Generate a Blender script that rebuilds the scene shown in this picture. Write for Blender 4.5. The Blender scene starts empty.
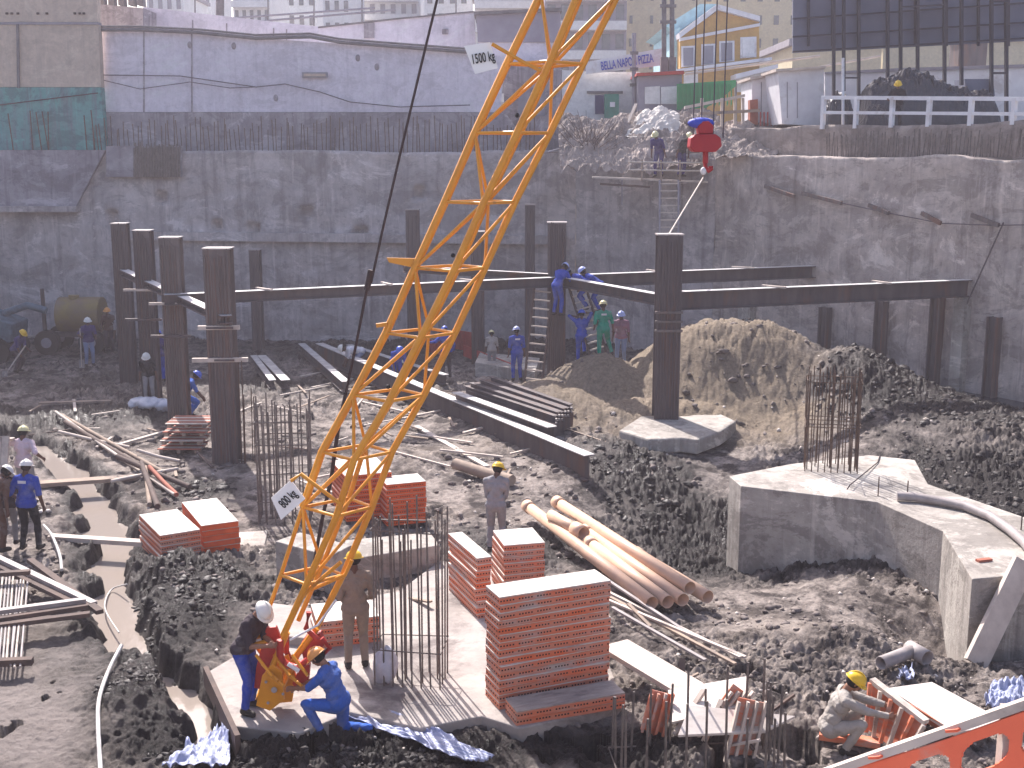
import bpy, bmesh, math, random
import numpy as np
from mathutils import Vector, Matrix, Euler
random.seed(7)
R = math.radians
SC = bpy.context.scene
COL = SC.collection

# ---------------------------------------------------------------- camera
PITCH = 10.8
F = 1200.0
CAM = (0.0, 0.0, 7.6)
cam_data = bpy.data.cameras.new('camera')
cam = bpy.data.objects.new('camera', cam_data)
COL.objects.link(cam)
cam.location = CAM
cam.rotation_euler = (R(90 - PITCH), 0, 0)
cam_data.sensor_width = 36.0
cam_data.lens = 36.0 * F / 1024
cam_data.clip_start = 0.1
cam_data.clip_end = 2000
SC.camera = cam

# ---------------------------------------------------------------- light
SUN_EL, SUN_AZ = 44.0, -22.0          # azimuth from the +Y axis, clockwise (negative = left)
world = bpy.data.worlds.new('World'); SC.world = world; world.use_nodes = True
wn = world.node_tree.nodes; wl = world.node_tree.links
sky = wn.new('ShaderNodeTexSky'); sky.sky_type = 'NISHITA'; sky.sun_disc = False
sky.sun_elevation = R(SUN_EL); sky.sun_rotation = R(SUN_AZ)
sky.dust_density = 3.0; sky.air_density = 1.0; sky.ozone_density = 3.0
bg = wn['Background']; bg.inputs[1].default_value = 0.145
tint = wn.new('ShaderNodeMix'); tint.data_type = 'RGBA'; tint.blend_type = 'MULTIPLY'; tint.inputs[0].default_value = 1.0; tint.inputs[7].default_value = (1.07, 0.985, 0.965, 1)
wl.new(sky.outputs[0], tint.inputs[6]); wl.new(tint.outputs[2], bg.inputs[0])
sd = bpy.data.lights.new('sun', 'SUN'); sd.energy = 5.0; sd.angle = R(0.5); sd.color = (1.0, 0.94, 0.90)
sun = bpy.data.objects.new('sun', sd); COL.objects.link(sun)
sv = Vector((math.sin(R(SUN_AZ)) * math.cos(R(SUN_EL)), math.cos(R(SUN_AZ)) * math.cos(R(SUN_EL)), math.sin(R(SUN_EL))))
sun.rotation_euler = sv.to_track_quat('Z', 'Y').to_euler()
sun.location = (0, 0, 60)
SC.view_settings.view_transform = 'Standard'
SC.view_settings.look = 'None'
SC.view_settings.exposure = 0.9
SC.view_settings.gamma = 1.0
SC.cycles.max_bounces = 5
SC.cycles.diffuse_bounces = 3
SC.cycles.volume_bounces = 0

# ---------------------------------------------------------------- helpers: rays of the photograph -> metres
_p = R(PITCH)
def ray(px, py):
    a = (px - 512) / F; b = -(py - 384) / F
    return np.array([a, math.cos(_p) + b * math.sin(_p), -math.sin(_p) + b * math.cos(_p)])
def atY(px, py, Y):
    d = ray(px, py); t = Y / d[1]
    return (d[0] * t, Y, CAM[2] + d[2] * t)
def atZ(px, py, z=0.0):
    d = ray(px, py); t = (z - CAM[2]) / d[2]
    return (d[0] * t, d[1] * t, z)

# ---------------------------------------------------------------- noise
def _h(ix, iy, s):
    n = np.sin(ix * 127.1 + iy * 311.7 + s * 74.7) * 43758.5453
    return n - np.floor(n)
def vn(x, y, s=0):
    x = np.asarray(x, float); y = np.asarray(y, float)
    xi = np.floor(x); yi = np.floor(y); fx = x - xi; fy = y - yi
    fx = fx * fx * fx * (fx * (fx * 6 - 15) + 10); fy = fy * fy * fy * (fy * (fy * 6 - 15) + 10)
    a = _h(xi, yi, s); b = _h(xi + 1, yi, s); c = _h(xi, yi + 1, s); d = _h(xi + 1, yi + 1, s)
    return (a + (b - a) * fx) * (1 - fy) + (c + (d - c) * fx) * fy
def fbm(x, y, oct=4, s=0, g=0.5):
    v = 0; a = 1; t = 0; f = 1
    for i in range(oct):
        c, q = math.cos(i * 1.1), math.sin(i * 1.1)
        v = v + a * vn((x * c - y * q) * f + 17 * i, (x * q + y * c) * f - 9 * i, s + i); t += a; a *= g; f *= 2.03
    return v / t
def worley(x, y, s=0):
    xi = np.floor(x); yi = np.floor(y); d1 = np.full(np.shape(x), 9.0)
    for i in (-1, 0, 1):
        for j in (-1, 0, 1):
            cx = xi + i; cy = yi + j
            px = cx + _h(cx, cy, s); py = cy + _h(cx, cy, s + 5)
            d1 = np.minimum(d1, np.hypot(px - x, py - y))
    return d1
def sstep(a, b, v):
    t = np.clip((v - a) / (b - a), 0, 1); return t * t * (3 - 2 * t)
def polydist(x, y, pts):
    d = np.full(np.shape(x), 1e9)
    for (ax, ay), (bx, by) in zip(pts[:-1], pts[1:]):
        ux, uy = bx - ax, by - ay
        t = np.clip(((x - ax) * ux + (y - ay) * uy) / (ux * ux + uy * uy), 0, 1)
        d = np.minimum(d, np.hypot(x - ax - t * ux, y - ay - t * uy))
    return d

# ---------------------------------------------------------------- terrain of the pit
def zp(px, py, z=0.0): return atZ(px, py, z)[:2]
TRENCH = [zp(*p) for p in ((-60, 425), (30, 440), (66, 462), (92, 490), (104, 530), (112, 575), (122, 620), (143, 652), (180, 686), (203, 716), (212, 745), (214, 790))]
WATER_Z = -0.24
BUMPS = [  # px, py (on z=0), rx, ry, height
    (600, 470, 1.6, 2.6, 0.45), (470, 455, 3.0, 1.5, 0.15),
    (700, 520, 1.9, 3.0, -0.8), (760, 560, 1.6, 1.6, -0.15), (950, 622, 1.3, 1.0, -0.85),
    (185, 585, 0.9, 1.2, 0.42), (175, 640, 0.6, 0.9, 0.42), (140, 715, 0.55, 0.8, 0.3), (60, 700, 1.6, 2.2, 0.15),
    (300, 765, 2.0, 0.8, 0.02), (560, 770, 1.6, 0.7, 0.0),
    (850, 640, 1.0, 0.5, 0.25), (150, 395, 3.0, 1.2, 0.2), (120, 415, 2.0, 1.0, 0.15)]
def T(x, y):
    x = np.asarray(x, float); y = np.asarray(y, float)
    z = 0.16 * (fbm(x * 0.35, y * 0.35, 3, 3) - 0.5)
    for px, py, rx, ry, h in BUMPS:
        cx, cy = zp(px, py); z = z + h * np.exp(-((x - cx) / rx) ** 2 - ((y - cy) / ry) ** 2)
    # raised back right bench and the sand mound
    z = z + 0.75 * sstep(6.5, 10.5, x) * sstep(25.5, 30.5, y)
    m = 2.65 * np.exp(-(np.abs((x - 6.5) / 3.2)) ** 2.4 - (np.abs((y - 36.6) / 2.7)) ** 2.2)
    m = np.maximum(m, 1.65 * np.exp(-((x - 2.7) / 2.3) ** 2 - ((y - 35.8) / 1.8) ** 2))
    m = np.maximum(m, 1.1 * np.exp(-((x - 1.0) / 2.2) ** 2 - ((y - 34.2) / 2.2) ** 2))
    m = np.maximum(m, 0.75 * np.exp(-(np.abs((x - 4.3) / 2.6)) ** 3 - ((y - 33.4) / 1.5) ** 2))
    m = np.maximum(m, 1.35 * np.exp(-((x - 9.8) / 2.2) ** 2 - ((y - 35.0) / 2.2) ** 2))
    z = z + m
    # trench
    d = polydist(x, y, TRENCH)
    w = (0.08 + 0.19 * sstep(16.2, 18.6, y)) + 0.55 * (fbm(x * 1.1, y * 1.1, 4, 9) - 0.5)
    z = z - 0.55 * (1 - sstep(w * 0.5, w * 2.3, d)) + 0.5 * np.clip(fbm(x * 1.9 + 7, y * 1.4, 3, 15) - 0.56, 0, 1) * (d < 1.2)
    z = z - 0.45 * np.exp(-(polydist(x, y, [(10.6, 40.0), (12.9, 36.4), (17.2, 30.0)]) / 0.95) ** 2)
    return z
def ground(px, py, dz=0.0):
    d = ray(px, py); t = np.linspace(8, 75, 2600)
    x = d[0] * t; y = d[1] * t; z = CAM[2] + d[2] * t
    below = np.nonzero(z < T(x, y))[0]
    i = below[0] if len(below) else len(t) - 1
    return (float(x[i]), float(y[i]), float(T(x[i], y[i])) + dz)
def zof(x, y): return float(T(np.array([x]), np.array([y]))[0])

# ---------------------------------------------------------------- scene bookkeeping
def tag(o, label=None, cat=None, group=None, kind=None):
    if label: o['label'] = label
    if cat: o['category'] = cat
    if group: o['group'] = group
    if kind: o['kind'] = kind
    return o
def empty(name, label, cat, loc=(0, 0, 0), group=None):
    o = bpy.data.objects.new(name, None); COL.objects.link(o); o.location = loc
    o.empty_display_size = 0.2
    return tag(o, label, cat, group)
def origin(p):
    v = Vector((0, 0, 0))
    while p is not None:
        v += Vector(p.location); p = p.parent
    return v
def kids(o): return [c for c in bpy.data.objects if c.parent == o]
def copy_tree(o, ks=None, parent=None):
    c = o.copy(); COL.objects.link(c)
    if parent: c.parent = parent
    for ch in (kids(o)): copy_tree(ch, None, c)
    return c
def frame_of(a, b, up=(0, 0, 1)):
    a = Vector(a); b = Vector(b); d = (b - a); L = d.length; d = d / (L or 1)
    u = Vector(up)
    if abs(d.dot(u)) > 0.98: u = Vector((0, 1, 0)) if abs(d.y) < 0.9 else Vector((1, 0, 0))
    s = d.cross(u).normalized(); t = s.cross(d).normalized()
    return a, b, d, s, t, L
class MB:
    def __init__(self): self.v = []; self.f = []; self.mi = []; self.sm = []; self.m = 0
    def add(self, vs, fs, smooth=False):
        n = len(self.v); self.v += [tuple(p) for p in vs]
        self.f += [tuple(i + n for i in f) for f in fs]
        self.mi += [self.m] * len(fs); self.sm += [smooth] * len(fs)
        return self
    def box(self, c, s, rz=0, jit=0):
        hx, hy, hz = s[0] / 2, s[1] / 2, s[2] / 2; co, si = math.cos(rz), math.sin(rz); vs = []
        for z in (-hz, hz):
            for x, y in ((-hx, -hy), (hx, -hy), (hx, hy), (-hx, hy)):
                vs.append((c[0] + x * co - y * si + random.uniform(-jit, jit), c[1] + x * si + y * co + random.uniform(-jit, jit), c[2] + z + random.uniform(-jit, jit)))
        return self.add(vs, [(3, 2, 1, 0), (4, 5, 6, 7), (0, 1, 5, 4), (1, 2, 6, 5), (2, 3, 7, 6), (3, 0, 4, 7)])
    def bar(self, a, b, w, h=None, up=(0, 0, 1)):
        h = w if h is None else h
        a, b, d, s, t, L = frame_of(a, b, up); vs = []
        for p in (a, b):
            for i, j in ((-1, -1), (1, -1), (1, 1), (-1, 1)): vs.append(p + s * (i * w / 2) + t * (j * h / 2))
        return self.add(vs, [(0, 1, 2, 3), (7, 6, 5, 4), (0, 4, 5, 1), (1, 5, 6, 2), (2, 6, 7, 3), (3, 7, 4, 0)])
    def tube(self, pts, r, n=8, caps=True, r2=None):
        pts = [Vector(p) for p in pts]; vs = []; fs = []; k = len(pts)
        for i, p in enumerate(pts):
            q0 = pts[max(i - 1, 0)]; q1 = pts[min(i + 1, k - 1)]
            _, _, d, s, t, L = frame_of(q0, q1)
            rr = r if r2 is None else r + (r2 - r) * i / (k - 1)
            for j in range(n):
                a = 2 * math.pi * j / n; vs.append(p + s * (math.cos(a) * rr) + t * (math.sin(a) * rr))
        for i in range(k - 1):
            for j in range(n):
                fs.append((i * n + j, i * n + (j + 1) % n, (i + 1) * n + (j + 1) % n, (i + 1) * n + j))
        self.add(vs, fs, n > 5)
        if caps:
            m = len(self.v)
            self.add(vs[:n], [tuple(range(n))[::-1]]); self.add(vs[-n:], [tuple(range(n))])
        return self
    def pipe(self, a, b, r, th, n=14):
        a, b, d, s, t, L = frame_of(a, b); vs = []; fs = []
        for p, rr in ((a, r), (b, r), (b, r - th), (a, r - th)):
            for j in range(n):
                q = 2 * math.pi * j / n; vs.append(p + s * (math.cos(q) * rr) + t * (math.sin(q) * rr))
        for k in range(4):
            for j in range(n):
                fs.append((k * n + j, k * n + (j + 1) % n, ((k + 1) % 4) * n + (j + 1) % n, ((k + 1) % 4) * n + j))
        return self.add(vs, fs, True)
    def prism(self, poly, z0, z1):
        n = len(poly); vs = [(p[0], p[1], z0) for p in poly] + [(p[0], p[1], z1 if not hasattr(z1, '__len__') else z1[i]) for i, p in enumerate(poly)]
        return self.add(vs, [tuple(range(n))[::-1], tuple(range(n, 2 * n))] + [(i, (i + 1) % n, (i + 1) % n + n, i + n) for i in range(n)])
    def slab(self, pts, th):
        """polygon in 3-D (list of points) thickened by vector th"""
        n = len(pts); th = Vector(th); vs = [Vector(p) for p in pts] + [Vector(p) + th for p in pts]
        return self.add(vs, [tuple(range(n)), tuple(range(n, 2 * n))[::-1]] + [(i + n, (i + 1) % n + n, (i + 1) % n, i) for i in range(n)])
    def ellipsoid(self, c, r, n=10, m=7, rot=None):
        vs = []; fs = []
        for i in range(m + 1):
            ph = math.pi * i / m
            for j in range(n):
                th = 2 * math.pi * j / n; p = Vector((r[0] * math.sin(ph) * math.cos(th), r[1] * math.sin(ph) * math.sin(th), r[2] * math.cos(ph)))
                if rot: p = rot @ p
                vs.append(Vector(c) + p)
        for i in range(m):
            for j in range(n): fs.append((i * n + j, (i + 1) * n + j, (i + 1) * n + (j + 1) % n, i * n + (j + 1) % n))
        return self.add(vs, fs, True)
    def ibeam(self, a, b, h, w, tf=0.02, tw=0.014, up=(0, 0, 1)):
        a, b, d, s, t, L = frame_of(a, b, up)
        self.bar(a + t * (h / 2 - tf / 2), b + t * (h / 2 - tf / 2), w, tf, up)
        self.bar(a - t * (h / 2 - tf / 2), b - t * (h / 2 - tf / 2), w, tf, up)
        return self.bar(a, b, tw, h - 2 * tf, up)
    def build(self, name, mats, parent=None, bevel=0):
        me = bpy.data.meshes.new(name)
        o0 = origin(parent)
        me.from_pydata([(v[0] - o0.x, v[1] - o0.y, v[2] - o0.z) for v in self.v], [], self.f)
        if not isinstance(mats, (list, tuple)): mats = [mats]
        for m in mats: me.materials.append(m)
        if len(mats) > 1: me.polygons.foreach_set('material_index', self.mi)
        me.polygons.foreach_set('use_smooth', self.sm)
        bm = bmesh.new(); bm.from_mesh(me); bmesh.ops.recalc_face_normals(bm, faces=bm.faces); bm.to_mesh(me); bm.free()
        me.update()
        o = bpy.data.objects.new(name, me); COL.objects.link(o)
        if parent: o.parent = parent
        if bevel:
            b = o.modifiers.new('bevel', 'BEVEL'); b.width = bevel; b.segments = 2; b.limit_method = 'ANGLE'
        return o
def grid_mesh(name, V, mats, parent=None, attrs=None, smooth=True):
    """V: (r, c, 3) array"""
    r, c, _ = V.shape; o0 = origin(parent); co = (V - np.array(o0)).reshape(-1, 3).astype(np.float32)
    i = np.arange((r - 1) * (c - 1)); a = (i // (c - 1)) * c + i % (c - 1)
    q = np.stack([a, a + 1, a + c + 1, a + c], 1).astype(np.int32)
    me = bpy.data.meshes.new(name); me.vertices.add(len(co)); me.vertices.foreach_set('co', co.ravel())
    me.loops.add(q.size); me.loops.foreach_set('vertex_index', q.ravel())
    me.polygons.add(len(q)); me.polygons.foreach_set('loop_start', np.arange(0, q.size, 4, dtype=np.int32))
    me.polygons.foreach_set('use_smooth', np.full(len(q), smooth))
    me.update(calc_edges=True)
    for k, v in (attrs or {}).items():
        at = me.attributes.new(k, 'FLOAT', 'POINT'); at.data.foreach_set('value', v.ravel().astype(np.float32))
    for m in (mats if isinstance(mats, (list, tuple)) else [mats]): me.materials.append(m)
    o = bpy.data.objects.new(name, me); COL.objects.link(o)
    if parent: o.parent = parent
    return o

# ---------------------------------------------------------------- materials
class NT:
    def __init__(s, name):
        s.m = bpy.data.materials.new(name); s.m.use_nodes = True; s.t = s.m.node_tree; s.n = s.t.nodes; s.l = s.t.links
        s.b = s.n['Principled BSDF']
    def node(s, ty, **kw):
        x = s.n.new(ty)
        for k, v in kw.items():
            if k.startswith('i_'): x.inputs[int(k[2:])].default_value = v
            else: setattr(x, k, v)
        return x
    def link(s, a, b): s.l.new(a, b)
    def coords(s, stretch=(1, 1, 1), obj=True):
        tc = s.node('ShaderNodeTexCoord'); mp = s.node('ShaderNodeMapping'); mp.inputs['Scale'].default_value = stretch
        s.link(tc.outputs['Object'], mp.inputs[0]); return mp.outputs[0]
    def noise(s, vec, scale, detail=6, rough=0.6, dist=0, rnd=True):
        x = s.node('ShaderNodeTexNoise', noise_dimensions='4D')
        x.inputs['Scale'].default_value = scale; x.inputs['Detail'].default_value = detail; x.inputs['Roughness'].default_value = rough
        x.inputs['Distortion'].default_value = dist; s.link(vec, x.inputs['Vector'])
        oi = s.node('ShaderNodeObjectInfo'); mu = s.node('ShaderNodeMath', operation='MULTIPLY'); mu.inputs[1].default_value = 37.0
        s.link(oi.outputs['Random'], mu.inputs[0]); s.link(mu.outputs[0], x.inputs['W'])
        return x.outputs['Fac']
    def ramp(s, fac, stops):
        x = s.node('ShaderNodeValToRGB'); e = x.color_ramp.elements
        while len(e) < len(stops): e.new(0.5)
        for el, (p, c) in zip(e, stops):
            el.position = p; el.color = (c[0], c[1], c[2], 1) if hasattr(c, '__len__') else (c, c, c, 1)
        s.link(fac, x.inputs[0]); return x.outputs[0]
    def mix(s, fac, a, b, mode='MIX'):
        x = s.node('ShaderNodeMix', data_type='RGBA', blend_type=mode)
        for v, k in ((fac, 0), (a, 6), (b, 7)):
            if isinstance(v, (int, float)): x.inputs[k].default_value = v
            elif isinstance(v, tuple): x.inputs[k].default_value = (v[0], v[1], v[2], 1)
            else: s.link(v, x.inputs[k])
        return x.outputs[2]
    def math(s, op, a, b=0.0):
        x = s.node('ShaderNodeMath', operation=op)
        for v, k in ((a, 0), (b, 1)):
            if isinstance(v, (int, float)): x.inputs[k].default_value = v
            else: s.link(v, x.inputs[k])
        return x.outputs[0]
    def bump(s, h, strength=0.5, dist=0.02):
        x = s.node('ShaderNodeBump'); x.inputs['Strength'].default_value = strength; x.inputs['Distance'].default_value = dist
        s.link(h, x.inputs['Height']); s.link(x.outputs[0], s.b.inputs['Normal'])
    def col(s, c):
        if isinstance(c, tuple): s.b.inputs['Base Color'].default_value = (*c, 1)
        else: s.link(c, s.b.inputs['Base Color'])
def mat(name, c1, c2=None, scale=4, rough=0.8, bump=0.3, bscale=40, metal=0, stretch=(1, 1, 1), dirt=None, dirt_amt=0.5, bdist=0.01, spec=0.3):
    """two-colour mottled material with optional dirt patches"""
    t = NT(name); v = t.coords(stretch)
    c2 = c2 or tuple(x * 0.75 for x in c1)
    n1 = t.noise(v, scale, 7, 0.62)
    c = t.mix(t.ramp(n1, [(0.35, 0), (0.65, 1)]), c1, c2)
    if dirt:
        n2 = t.noise(v, scale * 0.45, 8, 0.7, 0.4)
        c = t.mix(t.ramp(n2, [(0.62 - dirt_amt * 0.3, 0), (0.72 - dirt_amt * 0.2, 1)]), c, dirt)
    t.col(c); t.b.inputs['Roughness'].default_value = rough; t.b.inputs['Metallic'].default_value = metal
    t.b.inputs['Specular IOR Level'].default_value = spec
    if bump: t.bump(t.noise(v, bscale, 5, 0.65), bump, bdist)
    return t.m
M = {}
M['steel'] = mat('steel_dark', (0.13, 0.105, 0.105), (0.07, 0.058, 0.062), 3, 0.6, 0.3, 30, 0.1, (1, 1, .25), (0.16, 0.085, 0.06), 0.3)
M['steel_brown'] = mat('steel_rusted', (0.19, 0.158, 0.148), (0.11, 0.092, 0.09), 3, 0.7, 0.3, 30, 0.1, (2, 2, .2), (0.2, 0.11, 0.08), 0.4)
M['rebar'] = mat('rebar_rust', (0.16, 0.1, 0.065), (0.07, 0.05, 0.045), 9, 0.75, 0, 30)
M['rebar_grey'] = mat('rebar_grey', (0.2, 0.17, 0.15), (0.09, 0.075, 0.07), 9, 0.6, 0, 30)
M['yellow'] = mat('crane_yellow', (0.76, 0.315, 0.012), (0.64, 0.25, 0.01), 3, 0.42, 0.05, 60, 0, (1, 1, 1), (0.2, 0.09, 0.03), 0.05, spec=0.5)
M['red'] = mat('crane_red', (0.5, 0.035, 0.02), (0.36, 0.02, 0.015), 5, 0.5, 0.1, 60, 0, (1, 1, 1), (0.12, 0.03, 0.02), 0.15, spec=0.5)
M['hook_red'] = mat('hook_red', (0.42, 0.03, 0.035), (0.34, 0.02, 0.03), 5, 0.5, 0.1, 60)
M['cable'] = mat('cable', (0.035, 0.02, 0.022), None, 5, 0.6, 0.1)
M['cable_far'] = mat('thin_cable', (0.12, 0.1, 0.11), None, 5, 0.6, 0)
M['white'] = mat('white_paint', (0.78, 0.77, 0.78), (0.66, 0.64, 0.66), 2, 0.6, 0.1, 40, 0, (1, 1, 1), (0.5, 0.46, 0.45), 0.2)
M['black'] = mat('black_lettering', (0.015, 0.015, 0.017), None, 3, 0.6, 0)
M['ply'] = mat('plywood_pale', (0.66, 0.6, 0.54), (0.52, 0.46, 0.41), 3, 0.7, 0.1, 30, 0, (1, 3, 1), (0.36, 0.31, 0.28), 0.25)
M['ply_old'] = mat('plywood_grey', (0.42, 0.36, 0.31), (0.3, 0.25, 0.22), 4, 0.7, 0.15, 30, 0, (1, 4, 1), (0.2, 0.17, 0.16), 0.35)
M['orange'] = mat('panel_orange', (0.78, 0.13, 0.03), (0.62, 0.10, 0.026), 4, 0.55, 0.1, 30, 0, (1, 1, 1), (0.3, 0.1, 0.06), 0.15)
M['orange_worn'] = mat('panel_orange_cement', (0.72, 0.16, 0.06), (0.56, 0.27, 0.19), 2.2, 0.8, 0.25, 30, 0, (1, 1, 3), (0.44, 0.37, 0.34), 0.35)
M['hole'] = mat('panel_hole', (0.03, 0.014, 0.012), None, 3, 0.9, 0)
M['timber'] = mat('timber', (0.38, 0.29, 0.22), (0.26, 0.2, 0.16), 3, 0.85, 0.3, 20, 0, (1, 1, 1), (0.17, 0.14, 0.13), 0.35)
M['timber_pale'] = mat('timber_pale', (0.6, 0.52, 0.45), (0.45, 0.38, 0.33), 3, 0.8, 0.2, 20, 0, (1, 1, 1), (0.25, 0.21, 0.19), 0.25)
M['timber_dark'] = mat('timber_dark', (0.13, 0.09, 0.075), (0.08, 0.06, 0.055), 3, 0.85, 0.3, 20)
M['pipe'] = mat('sewer_pipe_orange', (0.70, 0.46, 0.31), (0.56, 0.38, 0.28), 2, 0.42, 0.05, 30, 0, (1, 1, 1), (0.4, 0.28, 0.21), 0.2)
M['pipe_grey'] = mat('pipe_grey', (0.36, 0.32, 0.31), (0.25, 0.22, 0.21), 4, 0.6, 0.2, 30)
M['hose'] = mat('hose_pale', (0.6, 0.58, 0.55), (0.4, 0.38, 0.36), 6, 0.6, 0.1)
M['bag'] = mat('cement_bag', (0.62, 0.63, 0.68), (0.45, 0.46, 0.52), 4, 0.6, 0.6, 12, 0, (1, 1, 1), None, bdist=0.03)
M['blue_sheet'] = mat('blue_plastic', (0.22, 0.25, 0.42), (0.38, 0.41, 0.54), 6, 0.4, 0.8, 8, bdist=0.04)
M['black_tarp'] = mat('black_tarp', (0.02, 0.02, 0.026), (0.035, 0.035, 0.045), 4, 0.33, 0.9, 5, bdist=0.08, spec=0.6)
M['barrier'] = mat('barrier_orange', (0.85, 0.17, 0.08), (0.75, 0.14, 0.07), 4, 0.5, 0.2, 25, dirt=(0.6, 0.25, 0.18), dirt_amt=0.15)
M['steel_top_sunlit'] = mat('flange_painted_sunlit', (0.66, 0.64, 0.62), (0.45, 0.43, 0.42), 3, 0.5, 0.1, 30, 0.0, (1, 1, 1), (0.25, 0.22, 0.22), 0.1)  # pale colour stands in for sunlight on the bracing beam tops
def concrete(name, c1, c2, c3, streak=0.6, top=None):
    t = NT(name); v = t.coords(); vs = t.coords((2.2, 2.2, 0.16))
    n1 = t.noise(v, 0.8, 9, 0.66, 0.3); n2 = t.noise(vs, 1.4, 8, 0.7, 0.2); n3 = t.noise(v, 5, 7, 0.65)
    c = t.mix(t.ramp(n1, [(0.38, 0), (0.62, 1)]), c1, c2)
    c = t.mix(t.math('MULTIPLY', t.ramp(n2, [(0.5, 0), (0.68, 1)]), streak), c, c3)
    n5 = t.noise(t.coords((1, 1, 1.6)), 0.45, 9, 0.78, 0.9)
    c = t.mix(t.math('MULTIPLY', t.ramp(n5, [(0.52, 0), (0.56, 1)]), streak * 0.8), c, tuple(x * 0.55 for x in c2))
    c = t.mix(t.math('MULTIPLY', t.ramp(n5, [(0.40, 1), (0.45, 0)]), streak * 1.1), c, tuple(min(.85, x * 1.35) for x in c1))
    n4 = t.noise(vs, 2.3, 6, 0.6, 0.1)
    c = t.mix(t.math('MULTIPLY', t.ramp(n4, [(0.58, 0), (0.7, 1)]), streak * 0.6), c, tuple(min(1, x * 1.5) for x in c1))
    c = t.mix(0.35, c, t.ramp(n3, [(0.3, 0.25), (0.7, 0.9)]), 'MULTIPLY')
    t.col(c); t.b.inputs['Roughness'].default_value = 0.9; t.b.inputs['Specular IOR Level'].default_value = 0.2
    t.bump(t.noise(v, 9, 9, 0.7), 0.6, 0.04)
    return t.m
M['pitwall'] = concrete('pit_wall_concrete', (0.64, 0.57, 0.55), (0.40, 0.355, 0.35), (0.16, 0.137, 0.14), 0.6)
M['pitwall_r'] = concrete('pit_wall_concrete_warm', (0.64, 0.55, 0.49), (0.42, 0.355, 0.325), (0.17, 0.14, 0.13), 0.65)
M['earth'] = concrete('earth_bank', (0.42, 0.35, 0.31), (0.26, 0.22, 0.2), (0.08, 0.07, 0.065), 0.5)
M['conc'] = concrete('cap_concrete', (0.52, 0.48, 0.43), (0.37, 0.335, 0.30), (0.2, 0.175, 0.16), 0.75)
M['conc_pale'] = mat('slab_concrete', (0.42, 0.375, 0.34), (0.28, 0.25, 0.23), 1.6, 0.85, 0.6, 14, 0, (1, 1, 1), (0.12, 0.1, 0.095), 0.42, bdist=0.03)
M['plaster'] = concrete('lavender_plaster', (0.84, 0.78, 0.85), (0.77, 0.71, 0.78), (0.42, 0.38, 0.44), 0.35)
M['plaster_dirty'] = concrete('dirty_plaster', (0.45, 0.41, 0.43), (0.3, 0.27, 0.3), (0.12, 0.1, 0.12), 0.7)
M['beige'] = concrete('beige_render', (0.68, 0.55, 0.44), (0.58, 0.47, 0.38), (0.3, 0.25, 0.23), 0.3)
M['teal'] = concrete('teal_paint', (0.13, 0.4, 0.37), (0.17, 0.36, 0.36), (0.2, 0.18, 0.22), 0.85)
M['cream'] = concrete('cream_render', (0.72, 0.62, 0.42), (0.66, 0.57, 0.39), (0.5, 0.42, 0.3), 0.15)
M['farwhite'] = concrete('white_render', (0.86, 0.85, 0.84), (0.78, 0.77, 0.76), (0.6, 0.58, 0.58), 0.15)
M['ochre'] = concrete('ochre_render', (0.66, 0.40, 0.13), (0.6, 0.36, 0.12), (0.45, 0.28, 0.12), 0.1)
M['bluetrim'] = mat('sky_blue_trim', (0.42, 0.66, 0.72), None, 3, 0.7, 0)
M['glass_dark'] = mat('window_glass', (0.07, 0.08, 0.095), (0.13, 0.14, 0.16), 2, 0.15, 0, spec=0.6)
M['shutter'] = mat('shutter_grey', (0.26, 0.26, 0.3), (0.2, 0.2, 0.24), 2, 0.6, 0)
M['green'] = mat('green_sheet', (0.02, 0.27, 0.1), (0.02, 0.22, 0.085), 3, 0.5, 0.2, 20)
M['green_box'] = mat('green_box', (0.03, 0.25, 0.18), None, 3, 0.5, 0)
M['navy'] = mat('navy_opening', (0.05, 0.06, 0.16), None, 3, 0.7, 0)
M['board'] = mat('billboard_back', (0.16, 0.17, 0.23), (0.12, 0.13, 0.18), 1, 0.55, 0.05, 8)
M['board_steel'] = mat('billboard_steel', (0.03, 0.03, 0.045), None, 3, 0.6, 0)
M['sheet_grey'] = mat('sheet_grey', (0.3, 0.28, 0.33), (0.24, 0.22, 0.27), 2, 0.6, 0.2, 10)
M['pole'] = mat('pole_grey', (0.33, 0.31, 0.34), (0.24, 0.22, 0.25), 3, 0.8, 0.1)
M['pole_dark'] = mat('pole_dark', (0.12, 0.11, 0.12), (0.2, 0.19, 0.19), 3, 0.8, 0.1)
M['signblue'] = mat('sign_blue', (0.05, 0.08, 0.5), None, 3, 0.6, 0)
M['brickred'] = mat('brick_red', (0.4, 0.13, 0.08), (0.3, 0.1, 0.07), 6, 0.8, 0.2)
M['redform'] = mat('red_formwork', (0.45, 0.05, 0.035), (0.3, 0.04, 0.035), 3, 0.6, 0.2)
M['rubble'] = concrete('rubble', (0.6, 0.54, 0.5), (0.42, 0.37, 0.34), (0.2, 0.17, 0.16), 0.3)
M['yellow_tank'] = mat('dull_yellow', (0.26, 0.19, 0.06), (0.18, 0.13, 0.07), 2, 0.6, 0.2, 20, dirt=(0.2, 0.14, 0.1), dirt_amt=0.4)
M['machine'] = mat('machine_blue', (0.1, 0.16, 0.2), (0.05, 0.08, 0.11), 4, 0.6, 0.2)
M['rubber'] = mat('rubber', (0.03, 0.03, 0.032), None, 4, 0.8, 0.1)

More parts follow.
